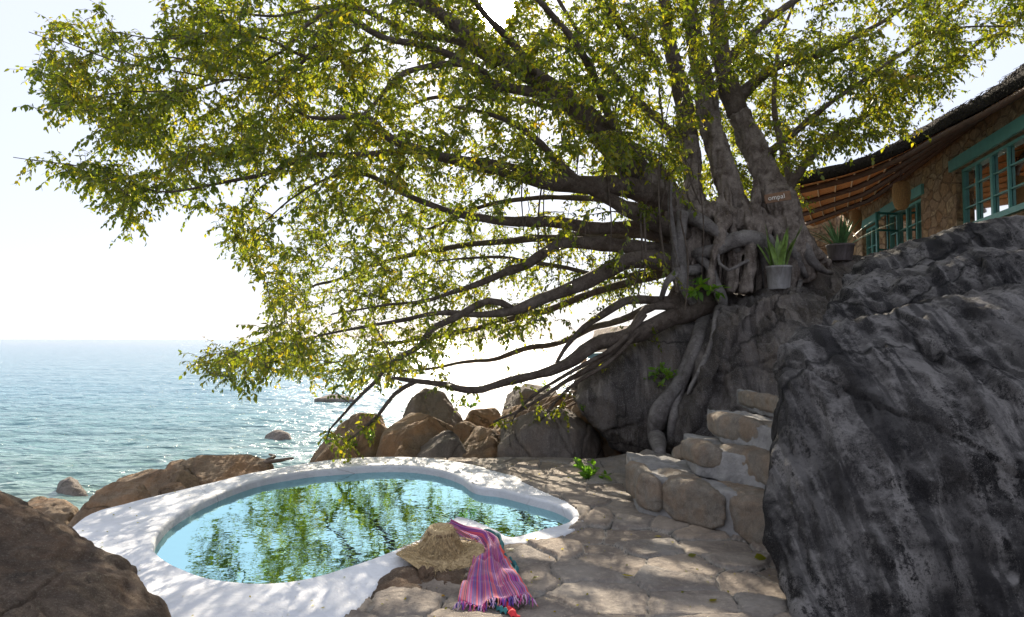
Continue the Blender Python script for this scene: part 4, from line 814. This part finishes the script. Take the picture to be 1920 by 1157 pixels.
b.add(V, Fc); b.add(V2, [f[::-1] for f in Fc]); b.F += [(i*k, (i+1)*k, nv+(i+1)*k, nv+i*k) for i in range(n_-1)]; b.F += [((n_-1)*k+j, (n_-1)*k+j+1, nv+(n_-1)*k+j+1, nv+(n_-1)*k+j) for j in range(k-1)]; b.F += [(j, j+1, nv+j+1, nv+j) for j in range(k-1)]
for q in range(1500):                                     # ragged straw ends
    i = random.randint(1, n_-2); h_ = random.uniform(.02, .25); p = Vector(roof_pt(i, 0, h_)); inw = (Vector(Wi[i])-Vector(E[i])).normalized(); al = (Vector(E[i+1])-Vector(E[i-1])).normalized()
    p += al*random.uniform(-.05, .05); e = p-inw*random.uniform(.01, .07)+al*random.uniform(-.06, .06)+Vector((0,0,random.uniform(-.05, .02))); b.tube([p+inw*.25+Vector((0,0,.03)), e], (.008, .003), 3, False)
for q in range(500):
    i = random.randint(1, n_-2); s = random.uniform(0, .9); p = Vector(roof_pt(i, s, .22)); al = (Vector(E[i+1])-Vector(E[i-1])).normalized(); b.tube([p, p+al*random.uniform(-.3, .3)+Vector((random.uniform(-.1,.1),random.uniform(-.1,.1),random.uniform(-.01,.015)))], (.007,.003), 3, False)
b.build('thatched_roof', M['thatch'], house)
for s in (.04, .30, .55, .8):
    b = MB(); b.tube([Vector(roof_pt(i, s, -.06)) for i in range(0, n_, 2)], .055, 7); b.build('purlin', M['pole'], house)
for q in range(20):
    t0 = q/19*.86+.02; i = int(t0*(n_-1)); j = max(0, min(n_-1, i+int(.12*n_))); A = [Vector(roof_pt(int(i+(j-i)*s), s, -.012-.01*math.sin(s*9))) for s in np.linspace(.02, .98, 8)]
    b = MB(); b.tube(A, .017, 5); b.build('rafter', M['stick'], house)
# lampshades of woven cane
def lampshade(px, py, Y, r, h, label):
    c = at(px, py, Y); o = empty('woven_lampshade', c, label, 'lampshade', 'cane lampshades under the eave')
    b = MB(); prof = [(.42,-.5),(.7,-.42),(.92,-.2),(1,.05),(.96,.3),(.8,.46),(.45,.5)]
    for k in range(28):
        a = 2*math.pi*k/28; b.tube([c+Vector((q*r*math.cos(a), q*r*math.sin(a), z*h)) for q, z in prof], r*.05, 4, False)
    for k in range(30):
        z = -.5+k/29; q = np.interp(z, [p[1] for p in prof], [p[0] for p in prof])*r*1.01; b.tube([c+Vector((q*math.cos(a), q*math.sin(a), z*h)) for a in np.linspace(0, 2*math.pi, 25)], h*.014, 4, False)
    b.build('shade', plain('cane', (.40,.24,.10), .7, .3, 40, .004), o); b = MB(); b.tube([c+Vector((0,0,h*.48)), c+Vector((0,0,h*.5+.45))], .008, 5); b.build('cord', M['pole'], o)
lampshade(1690, 367, 12.3, .145, .5, 'large woven cane lampshade hanging in front of the middle window')
lampshade(1604, 415, 15.5, .13, .5, 'smaller woven cane lampshade hanging further back by the smallest window')

# ---------------------------------------------------------------- sign, pots, plants
c = at(1457, 372, 8.6); sg = empty('wooden_sign', c, 'small brown wooden name board nailed across the fig trunk', 'sign')
b = MB(); bx = (at(1434, 374, 8.62), at(1482, 366, 8.6)); b.beam(bx[0], bx[1], .025, .115); o = b.build('board', plain('sign_wood', (.16,.085,.045), .7, .3, 14, .004), sg, False)
tx = bpy.data.curves.new('t', 'FONT'); tx.body = 'ompali'; tx.size = .085; tx.extrude = .002; tx.align_x = 'CENTER'; tx.align_y = 'CENTER'; tx.space_character = 1.05
to = bpy.data.objects.new('t', tx); COL.objects.link(to); dx_ = (bx[1]-bx[0]); to.rotation_euler = (R(90), -math.atan2(dx_.z, dx_.x)*1, 0); to.location = (bx[0]+bx[1])/2+Vector((-.01,-.016,0)); bpy.context.view_layer.update()
mw = to.matrix_world.copy(); me = evalmesh(to); me.transform(mw); link('lettering', me, plain('white_paint', (.7,.68,.62), .6), sg)
def pot_mat(name, a, b_):
    m, nt, P = mat(name); N = NT(nt); n1 = N.noise(N.pos((1, 1, .4)), 9, 7, .7, .8); N.l(N.mix(N.ramp(n1, [(.38, 0), (.62, 1)]), a, b_), P.inputs['Base Color']); P.inputs['Roughness'].default_value = .85; N.l(N.bump(n1, .01), P.inputs['Normal']); return m
def pot(px, py, Y, r0, r1, h, label, mt):
    best = None                                           # stand it on the rock: the depth where its foot meets the stone
    for q in range(60):
        Yq = Y-.5+q*.02; pq = at(px, py, Yq); hq = RB.ray_cast(Vector((pq.x, pq.y, 4.5)), Vector((0, 0, -1)))
        if hq[0] is not None and (best is None or abs(hq[0].z-pq.z)+.05*abs(Yq-Y) < best[0]): best = (abs(hq[0].z-pq.z)+.05*abs(Yq-Y), Vector((pq.x, pq.y, hq[0].z-.015)))
    c = best[1]; print('POT', best); o = empty('flower_pot', c, label, 'plant pot'); b = MB(); b.lathe(c, [(.001,0),(r0*.97,0),(r0,.01),(r1,h-.03),(r1*1.04,h-.028),(r1*1.04,h),(r1*.93,h),(r1*.9,h-.05),(.001,h-.05)], 28); b.build('pot', mt, o)
    return c, h
def blades(name, label, c, n, L0, w, mt, spread, seed, cat='potted plant', curl=.12):
    rs = random.Random(seed); o = empty(name, c, label, cat); b = MB()
    for k in range(n):
        a = rs.uniform(0, 2*math.pi); tl = rs.uniform(.05, spread); L_ = L0*rs.uniform(.6, 1.05); d = Vector((math.cos(a)*tl, math.sin(a)*tl, 1)).normalized(); p0 = c+Vector((math.cos(a), math.sin(a), 0))*rs.uniform(.01, .09)
        sd = Vector((math.cos(a+rs.uniform(.8, 2.2)), math.sin(a+1.5), 0)).normalized(); V = []; m_ = 7; cv = rs.uniform(-curl, curl)
        for i in range(m_+1):
            t = i/m_; ww = w*(.55+.9*t-1.45*t**3)*.5 if i < m_ else .001; p = p0+d*L_*t+sd*cv*L_*t*t+Vector((math.cos(a), math.sin(a), -.2))*tl*.5*L_*t*t
            V += [p-sd*ww, p+d.cross(sd)*ww*.35, p+sd*ww]
        b.add(V, [f for i in range(m_) for f in ((3*i, 3*i+1, 3*i+4, 3*i+3), (3*i+1, 3*i+2, 3*i+5, 3*i+4))])
    b.build('blade_leaves', mt, o); return o
M['blade'] = plain('snake_blade', (.15,.24,.05), .45, .45, 14, .001); M['blade2'] = plain('aloe_blade', (.09,.19,.07), .5, .4, 12, .001)
c, h = pot(1461, 541, 8.72, .135, .155, .30, 'pale grey concrete pot on the boulder in front of the fig trunk', pot_mat('concrete_pot', (.2,.185,.18), (.33,.32,.32)))
blades('snake_plant', 'yellow green sword leaved plant in the pale pot before the fig trunk', c+Vector((0,0,h-.05)), 22, .62, .08, M['blade'], .4, 4)
c, h = pot(1576, 488, 9.7, .15, .185, .24, 'dark brown pot on the rock ledge below the eave', pot_mat('brown_pot', (.085,.07,.07), (.15,.13,.135)))
blades('aloe_plant', 'bushy green spiky plant in the dark pot below the eave', c+Vector((0,0,h-.05)), 46, .52, .035, M['blade2'], 1.1, 9)
def sprig(name, label, c, n, size, rad, mt, seed, cat='plant', upb=.5):
    o = empty(name, c, label, cat); rs = random.Random(seed); st = MB(); Pp = []; D = []; Sz = []
    for k in range(n):
        d = Vector((rs.gauss(0,.6), rs.gauss(-.3,.5), rs.gauss(upb,.4))).normalized(); L_ = rad*rs.uniform(.5, 1); e = c+d*L_; st.tube([c, c+d*L_*.5+Vector((0,0,.01)), e], (.003,.0025,.0015), 3)
        for q in range(7):
            t = rs.uniform(.35, 1); Pp.append(c+d*L_*t); dd = d*.6+Vector((rs.gauss(0,.7), rs.gauss(0,.7), rs.gauss(0,.5))); D.append(dd.normalized()); Sz.append(size*rs.uniform(.7, 1.2))
    st.build('stem', M['bark'], o); link('foliage', leaf_mesh(Pp, D, Sz), mt, o); return o
sprig('green_plant', 'fresh green seedling growing on the pale slab behind the patio', on_rock(1113, 900), 13, .09, .26, M['leaf_green'], 3)
sprig('fern', 'yellow green fern tuft growing from the crack beside the hanging root', on_rock(1240, 712), 14, .07, .28, M['leaf_green'], 5)
sprig('leafy_shoot', 'bright yellow leaved shoot hanging at the base of the fig trunk', at(1322, 540, 8.75), 8, .12, .3, M['leaf_green'], 6, upb=-.1)
sprig('leafy_shoot', 'tiny green shoot on the rock just right of the hanging root', on_rock(1288, 700), 4, .06, .14, M['leaf_green'], 8)
for k, (px, py) in enumerate([(1095,772),(1020,735),(620,835),(690,826),(870,765),(660,838)]):
    sprig('leafy_shoot', ['small yellow green sprig on the tan sunlit rock', 'green sprig on the dry branches above the tan rock', 'yellow leaf tuft on the low wet brown rock, leftmost', 'bright leaf tuft at the tip of the lowest branch', 'yellow sprig before the tall dark boulder', 'pale green tuft on the flat topped boulder'][k], on_rock(px, py), 5, .07, .2, M['leaf_green'], 20+k)
b = MB()                                                  # dead branches lying over the shore rocks
db = empty('dead_branches', at(1010, 780, 9.6), 'tangle of thin grey dead branches lying over the tan shore rocks', 'branches')
for k in range(34):
    x = random.uniform(930, 1110); y = 805-(x-930)*.35+random.uniform(-25, 18); Yk = random.uniform(9.2, 9.9); a = random.gauss(-.45, .35); l = random.uniform(40, 120)
    A = wob(spline(limb_pts([(x,y,Yk,3),(x+l*.5*math.cos(a),y+l*.5*math.sin(a),Yk,2.4),(x+l*math.cos(a),y+l*math.sin(a)*1.1,Yk+random.uniform(-.3,.3),1.5)]), .1), .04, 900+k); b.tube(A[:, :3], A[:, 3], 4)
link('branch', me_from(b.V, b.F), plain('dead_wood', (.25,.18,.13), .8, .3, 20, .004), db)
b = MB(); A = wob(spline(limb_pts([(486,869,9.3,9),(505,866,9.2,8),(525,864,9.15,7),(550,859,9.1,4)]), .06), .01, 55); b.tube(A[:, :3], A[:, 3], 8)
A = spline(limb_pts([(500,864,9.2,9),(515,856,9.3,6),(505,852,9.4,4)]), .05); b.tube(A[:, :3], A[:, 3], 6)
tag(b.build('driftwood', plain('wet_wood', (.12,.085,.06), .6, .3, 12, .01)), 'short brown driftwood log lying right of the long low boulder', 'driftwood')
# blue lounger behind the leaning slab
c = at(1150, 662, 11.6); lo = empty('sun_lounger', c, 'pale blue sun lounger half hidden behind the leaning slab', 'sun lounger'); bl = plain('blue_canvas', (.22,.42,.55), .8, .1)
b = MB(); b.beam(c+Vector((-.55,0,-.05)), c+Vector((.0,0,-.02)), .5, .08); b.build('seat', bl, lo, False); b = MB(); b.beam(c+Vector((0,0,-.02)), c+Vector((.22,.0,.24)), .5, .07); b.build('backrest', bl, lo, False)
for dx_ in (-.5, 0):
    for dy_ in (-.2, .2): b = MB(); b.beam(c+Vector((dx_,dy_,-.09)), c+Vector((dx_,dy_,-.5)), .05, up=(1,0,0)); b.build('leg', M['stick'], lo, False)

# ---------------------------------------------------------------- straw hat and striped cloth
m, nt, P = mat('straw'); N = NT(nt); p_ = N.pos(); n1 = N.noise(p_, 60, 5, .7); n2 = N.noise(p_, 9, 4)
c_ = N.mix(N.ramp(n1, [(.35, 0), (.65, 1)]), (.20,.13,.055), (.56,.41,.21)); c_ = N.mix(N.ramp(n2, [(.4, 0), (.6, .4)]), c_, (.45,.34,.2)); N.l(c_, P.inputs['Base Color']); P.inputs['Roughness'].default_value = .7
N.l(N.bump(n1, .004), P.inputs['Normal']); M['straw'] = m
HC = at(826, 1056, 4.62); HC.z = .085
hat = empty('straw_hat', HC, 'frayed woven straw hat with tall flat crown and wide brim lying on the pool edge', 'hat')
tilt = Matrix.Rotation(R(6), 4, 'X') @ Matrix.Rotation(R(2), 4, 'Y')
def hp(r, a, z):
    v = Vector((r*math.cos(a)*1.0, r*math.sin(a)*1.0, z+(.035*math.sin(a*2+.6)+.02*math.sin(3*a+2))*max(0, (r-.13))/.15)); return HC+(tilt @ v)
def surf(prof, n, name, mt, wr=0.):
    b = MB(); V = []
    for r, z in prof:
        for k in range(n): a = 2*math.pi*k/n; V.append(hp(r*(1+wr*math.sin(k*2.4)), a, z))
    m_ = len(prof); b.add(V, [(i*n+k, i*n+(k+1) % n, (i+1)*n+(k+1) % n, (i+1)*n+k) for i in range(m_-1) for k in range(n)]); return b
crown = [(.001,.155),(.035,.152),(.058,.158),(.075,.170),(.084,.165),(.092,.135),(.099,.09),(.109,.045),(.124,.016),(.15,.005)]
brim = [(.14+.0108*k, .008-.0012*k-.00006*k*k) for k in range(15)]+[(.292,-.026),(.25,-.022),(.2,-.012),(.14,-.006)]
surf(crown, 72, 'crown', M['straw']).build('crown', M['straw'], hat)
b = MB(); V = []; nbh = 260
for ir, (r, z) in enumerate(brim):
    for k in range(nbh):
        wv_ = .0028*math.sin(k/nbh*2*math.pi*65+(ir % 2)*math.pi) if ir < 15 else 0; a = 2*math.pi*k/nbh; V.append(hp(r*(1+.006*math.sin(k*2.4)), a, z+wv_))
b.add(V, [(i*nbh+k, i*nbh+(k+1) % nbh, (i+1)*nbh+(k+1) % nbh, (i+1)*nbh+k) for i in range(len(brim)-1) for k in range(nbh)]); b.build('brim', M['straw'], hat)
b = MB()
for k in range(1150):                                     # loose raffia ends
    a = random.uniform(0, 2*math.pi); q = random.random()
    if k > 820: continue
    if q < .5: r_ = random.uniform(.08, .125); z = np.interp(r_, [.08,.092,.102,.116,.13], [.165,.135,.09,.045,.016]); z1_ = max(.012, z-random.uniform(.03, .13)); r1 = float(np.interp(z1_, [.018,.045,.09,.135,.165], [.136,.12,.106,.096,.085]))+random.uniform(.004,.03); P3 = [hp(r_+.002, a, z), hp((r_+r1)/2+.009, a+random.gauss(0,.1), (z+z1_)/2), hp(r1, a+random.gauss(0,.22), z1_)]
    elif q < .8: r_ = random.uniform(.13, .24); l = random.uniform(.03, .09); da = random.gauss(0, .28); P3 = [hp(r_, a, .002), hp(r_+l*.5, a+da*.5, random.uniform(.0,.02)), hp(r_+l, a+da, random.uniform(-.02,.022))]
    else: r_ = random.uniform(.225, .265); l = random.uniform(.01, .05); P3 = [hp(r_, a, -.014), hp(r_+l, a+random.gauss(0,.08), -.02+random.gauss(0,.012))]
    b.tube(P3, [random.uniform(.0011, .0026)]*(len(P3)-1)+[.0005], 3, False)
tag(b.build('raffia', plain('raffia', (.50,.37,.20), .65, .6, 45, 0), hat), kind='stuff')
surf([(.0885,.148),(.0925,.146),(.0955,.130),(.0935,.128)], 72, 'band', None).build('band', plain('hat_band', (.16,.10,.05), .7), hat)
# cloth: an (along, across) sheet from under the hat, along the rim, then fanning down over the rock
SB = bvh_of([o for o in ROCKS if o.name.startswith('rock')]+[PATIO, next(o for o in pool.children if o.name.startswith('rim'))])
def ground_z(x, y):
    h = SB.ray_cast(Vector((x, y, .6)), Vector((0, 0, -1))); return h[0].z if h[0] else 0.
LE = [(836,992),(850,1003),(876,1018),(890,1030),(889,1045),(880,1070),(868,1100),(858,1134)]     # left edge in plan
RE = [(850,987),(884,995),(908,1003),(934,1014),(944,1042),(960,1075),(982,1102),(1000,1130)]
def plan(L_): return spline([tuple(onz(x, y, .05)) for x, y in L_], .02)
def resamp(A, n):
    s = np.concatenate([[0], np.cumsum(np.linalg.norm(np.diff(A, axis=0), axis=1))]); t = np.linspace(0, s[-1], n); return np.stack([np.interp(t, s, A[:, k]) for k in range(A.shape[1])], 1)
na, nb = 110, 80; A0 = resamp(plan(LE), na); B0 = resamp(plan(RE), na); V = []; UV = []
for i in range(na):
    t = i/(na-1); fold = np.interp(t, [0,.3,.5,1], [1,1,.45,.12])
    for j in range(nb):
        s = j/(nb-1); sq = s+.018*math.sin(s*19+t*3); x, y = (A0[i]*(1-sq)+B0[i]*sq)[:2]
        z = ground_z(x, y)+.012+fold*(.018*(1+math.sin(s*21+t*5))+.012*(1+math.sin(s*9+2+t*2)))+.016*(1+math.sin(s*7+t*9))*t+.012*(1+math.sin(s*15-t*11+2*math.sin(t*6)))*t+.010*max(0, math.sin(t*9+s*2.5))**3+.006*(1+math.sin(t*23+s*4))
        V.append([x, y, z]); UV.append(s)
V = np.array(V).reshape(na, nb, 3)
for _ in range(3): V[1:-1, 1:-1, 2] = (V[1:-1, 1:-1, 2]*2+V[:-2, 1:-1, 2]+V[2:, 1:-1, 2]+V[1:-1, :-2, 2]+V[1:-1, 2:, 2])/6
V = V.reshape(-1, 3); Fc = [(i*nb+j, i*nb+j+1, (i+1)*nb+j+1, (i+1)*nb+j) for i in range(na-1) for j in range(nb-1)]
me = me_from(V, Fc); fattr(me, 'across', UV)
STR = [(.20,.008,.10),(.36,.02,.16),(.05,.03,.20),(.50,.03,.10),(.20,.02,.20),(.50,.10,.10),(.07,.012,.10),(.42,.18,.34),(.06,.04,.26),(.46,.02,.15)]
m, nt, P = mat('striped_cotton'); N = NT(nt); aa = N.n('Attribute', attribute_name='across').outputs['Fac']
w_ = N.n('TexWhiteNoise', noise_dimensions='1D'); N.l(N.math('FLOOR', N.math('MULTIPLY', aa, 92)), w_.inputs['W'])
rp = N.n('ValToRGB'); rp.color_ramp.interpolation = 'CONSTANT'; e = rp.color_ramp.elements
while len(e) < 10: e.new(.5)
for k in range(10): e[k].position = k/10; e[k].color = (*STR[k], 1)
N.l(w_.outputs['Value'], rp.inputs[0]); br = N.math('MULTIPLY', N.ramp(aa, [(.955, 0), (.96, 1)]), 1.); c = N.mix(br, rp.outputs[0], (.60,.05,.05)); c = N.mix(N.ramp(aa, [(.985, 0), (.987, 1)]), c, (.03,.16,.17))
N.l(c, P.inputs['Base Color']); P.inputs['Roughness'].default_value = .85; P.inputs['Sheen Weight'].default_value = .2; N.l(N.bump(N.noise(N.pos(), 400, 2), .001), P.inputs['Normal']); M['cloth'] = m
cl = empty('striped_cloth', V[na*nb//2], 'pink and purple striped cotton cloth with fringe spilling from the pool rim down the rock', 'cloth')
o = link('fabric', me, m, cl); so_ = o.modifiers.new('s', 'SOLIDIFY'); so_.thickness = .003; so_.offset = 1
b = MB(); G = V.reshape(na, nb, 3)
for k in range(60):                                       # knotted tassels along the lower hem
    j = int(k/59*(nb-1)); p = Vector(G[-1, j]); d = Vector((random.gauss(0,.35)+(j/nb-.5)*.6, -1, 0)).normalized(); l = random.uniform(.035, .065); P3 = []
    for q in range(5):
        t = q/4; x = p+d*l*t+Vector((random.gauss(0,.002), 0, 0)); x.z = max(ground_z(x.x, x.y)+.006, p.z-.03*t) ; P3.append(x)
    b.tube(P3, (.002,.0045,.003,.003,.001), 5)
m, nt, P = mat('tassel'); N = NT(nt); w_ = N.n('TexWhiteNoise', noise_dimensions='3D'); vv = N.n('VectorMath', operation='SNAP'); N.l(N.pos(), vv.inputs[0]); vv.inputs[1].default_value = (.009,.5,.5); N.l(vv.outputs[0], w_.inputs['Vector'])
rp = N.n('ValToRGB'); rp.color_ramp.interpolation = 'CONSTANT'; e = rp.color_ramp.elements
while len(e) < 6: e.new(.5)
for k, q in enumerate([(.45,.06,.2),(.12,.05,.3),(.5,.2,.12),(.08,.06,.2),(.35,.05,.25),(.5,.3,.45)]): e[k].position = k/6; e[k].color = (*q, 1)
N.l(w_.outputs['Value'], rp.inputs[0]); N.l(rp.outputs[0], P.inputs['Base Color']); P.inputs['Roughness'].default_value = .9; tag(b.build('fringe', m, cl))
def ribbon(path, w, col, nm, lift, seed):                 # turned-over border
    A = resamp(plan(path), 40); V = []; rs = random.Random(seed)
    for i in range(40):
        d = A[min(i+1, 39)]-A[max(i-1, 0)]; nn = np.array([-d[1], d[0]])/(np.hypot(d[0], d[1])+1e-9); ww = w*(1+.25*math.sin(i*.5+seed))
        for j in range(6):
            s = j/5-.5; x, y = A[i][0]+nn[0]*s*ww, A[i][1]+nn[1]*s*ww; V.append((x, y, ground_z(x, y)+lift+.022*math.cos(s*math.pi)+.006*math.sin(i*.6)))
    return link(nm, me_from(V, [(i*6+j, i*6+j+1, (i+1)*6+j+1, (i+1)*6+j) for i in range(39) for j in range(5)]), plain(nm+'_col', col, .85, .15, 50, 0), cl)
ribbon([(893,994),(915,1004),(933,1020),(944,1046),(958,1064)], .035, (.65,.08,.06), 'border', .022, 1)
ribbon([(908,997),(930,1003),(940,1016),(941,1038)], .028, (.02,.13,.14), 'border', .024, 2)
ribbon([(946,1044),(958,1056),(968,1068),(966,1076)], .03, (.02,.12,.13), 'border', .02, 3)
ribbon([(938,1122),(950,1132),(960,1144),(966,1156)], .055, (.62,.03,.04), 'border', .012, 4)
ribbon([(925,1126),(936,1136),(946,1146),(952,1150)], .03, (.03,.17,.18), 'border', .01, 5)

# fallen leaves
for k, (px, py, sz, lab) in enumerate([(965,1029,.05,'curled golden leaf on the stones just below the white rim'),(1414,1046,.08,'pale yellow green leaf lying on the patio nearest the steps'),(1166,1078,.06,'dry brown leaf on the patio right of the cloth'),(1290,1037,.055,'small olive leaf on the patio before the lowest step'),(1012,1082,.05,'tiny tan leaf right beside the cloth fringe'),(1240,1000,.045,'small ochre leaf close to the left end of the steps'),(1330,1120,.05,'dark curled leaf on the patio low in the frame')]):
    p = onz(px, py, .05); p.z = ground_z(p.x, p.y)+.012; me = leaf_mesh([p], [Vector((random.gauss(0,1), random.gauss(0,.6), 0)).normalized()], [sz*1.2], .55, [.95,.85,.99,.8,.97,.9,1.][k]); tag(link('fallen_leaf', me, M['leaf']), lab, 'leaf', 'fallen leaves on the patio')

LP, LD, LS = [], [], []
for k in range(700):
    x = random.uniform(-3.4, 3.0); y = random.uniform(3.6, 8.4); p = Vector((x, y, 0)); h_ = SB.ray_cast(Vector((x, y, .5)), Vector((0, 0, -1)))
    if h_[0] is None or h_[0].z < -.12: continue
    LP.append(h_[0]+Vector((0,0,.006))); LD.append(Vector((random.gauss(0,1), random.gauss(0,1), random.gauss(0,.15))).normalized()); LS.append(random.uniform(.008, .026))
tag(link('leaf_litter', leaf_mesh(LP, LD, LS, .5, .95), M['leaf']), 'scatter of tiny dry leaf fragments on the patio stones', 'leaf litter', None, 'stuff')

# ---------------------------------------------------------------- light, sky, camera
w = bpy.data.worlds.new('World'); S.world = w; w.use_nodes = True; nt = w.node_tree; N = NT(nt); bg = nt.nodes['Background']
sky = N.n('TexSky'); sky.sky_type = 'NISHITA'; sky.sun_disc = False; sky.sun_elevation = R(SUN_EL); sky.sun_rotation = R(SUN_AZ); sky.air_density = 1.0; sky.dust_density = .8; sky.ozone_density = 1.5; sky.altitude = 400
sd = Vector((math.sin(R(SUN_AZ))*math.cos(R(SUN_EL)), math.cos(R(SUN_AZ))*math.cos(R(SUN_EL)), math.sin(R(SUN_EL))))
tc = N.n('TexCoord'); dt = N.n('VectorMath', operation='DOT_PRODUCT'); nv_ = N.n('VectorMath', operation='NORMALIZE'); N.l(tc.outputs['Generated'], nv_.inputs[0]); N.l(nv_.outputs[0], dt.inputs[0]); dt.inputs[1].default_value = sd
ang = N.math('ARCCOSINE', N.math('MINIMUM', dt.outputs['Value'], .9999999))
halo = N.math('MULTIPLY', N.math('EXPONENT', N.math('MULTIPLY', ang, -14.)), 9.)
core = N.ramp(ang, [(0., 1), (.017, 1), (.028, 0)]); core = N.math('MULTIPLY', core, 900.)
veil = N.mix(.86, sky.outputs[0], (4.7,4.95,5.7))
ad = N.mix(1., veil, N.mix(1., N.math('ADD', halo, core), (1, .93, .8), 'MULTIPLY'), 'ADD')
N.l(ad, bg.inputs[0]); bg.inputs[1].default_value = .09
sl = bpy.data.lights.new('sun', 'SUN'); sl.energy = 4.6; sl.angle = R(.5); sl.color = (1, .88, .70); so = bpy.data.objects.new('sun', sl); COL.objects.link(so); so.rotation_euler = (-sd).to_track_quat('-Z', 'Y').to_euler()
cam = bpy.data.cameras.new('camera'); cam.sensor_width = 36; cam.lens = 24; cam.clip_start = .05; cam.clip_end = 20000
co_ = bpy.data.objects.new('camera', cam); COL.objects.link(co_); co_.location = (0, 0, CAMZ); co_.rotation_euler = (R(90)+TH, 0, 0); S.camera = co_
S.view_settings.view_transform = 'Standard'; S.view_settings.look = 'None'; S.view_settings.exposure = 1.15; S.view_settings.gamma = 1
S.cycles.max_bounces = 6; S.cycles.transparent_max_bounces = 12; S.cycles.sample_clamp_indirect = 6; S.cycles.caustics_reflective = False
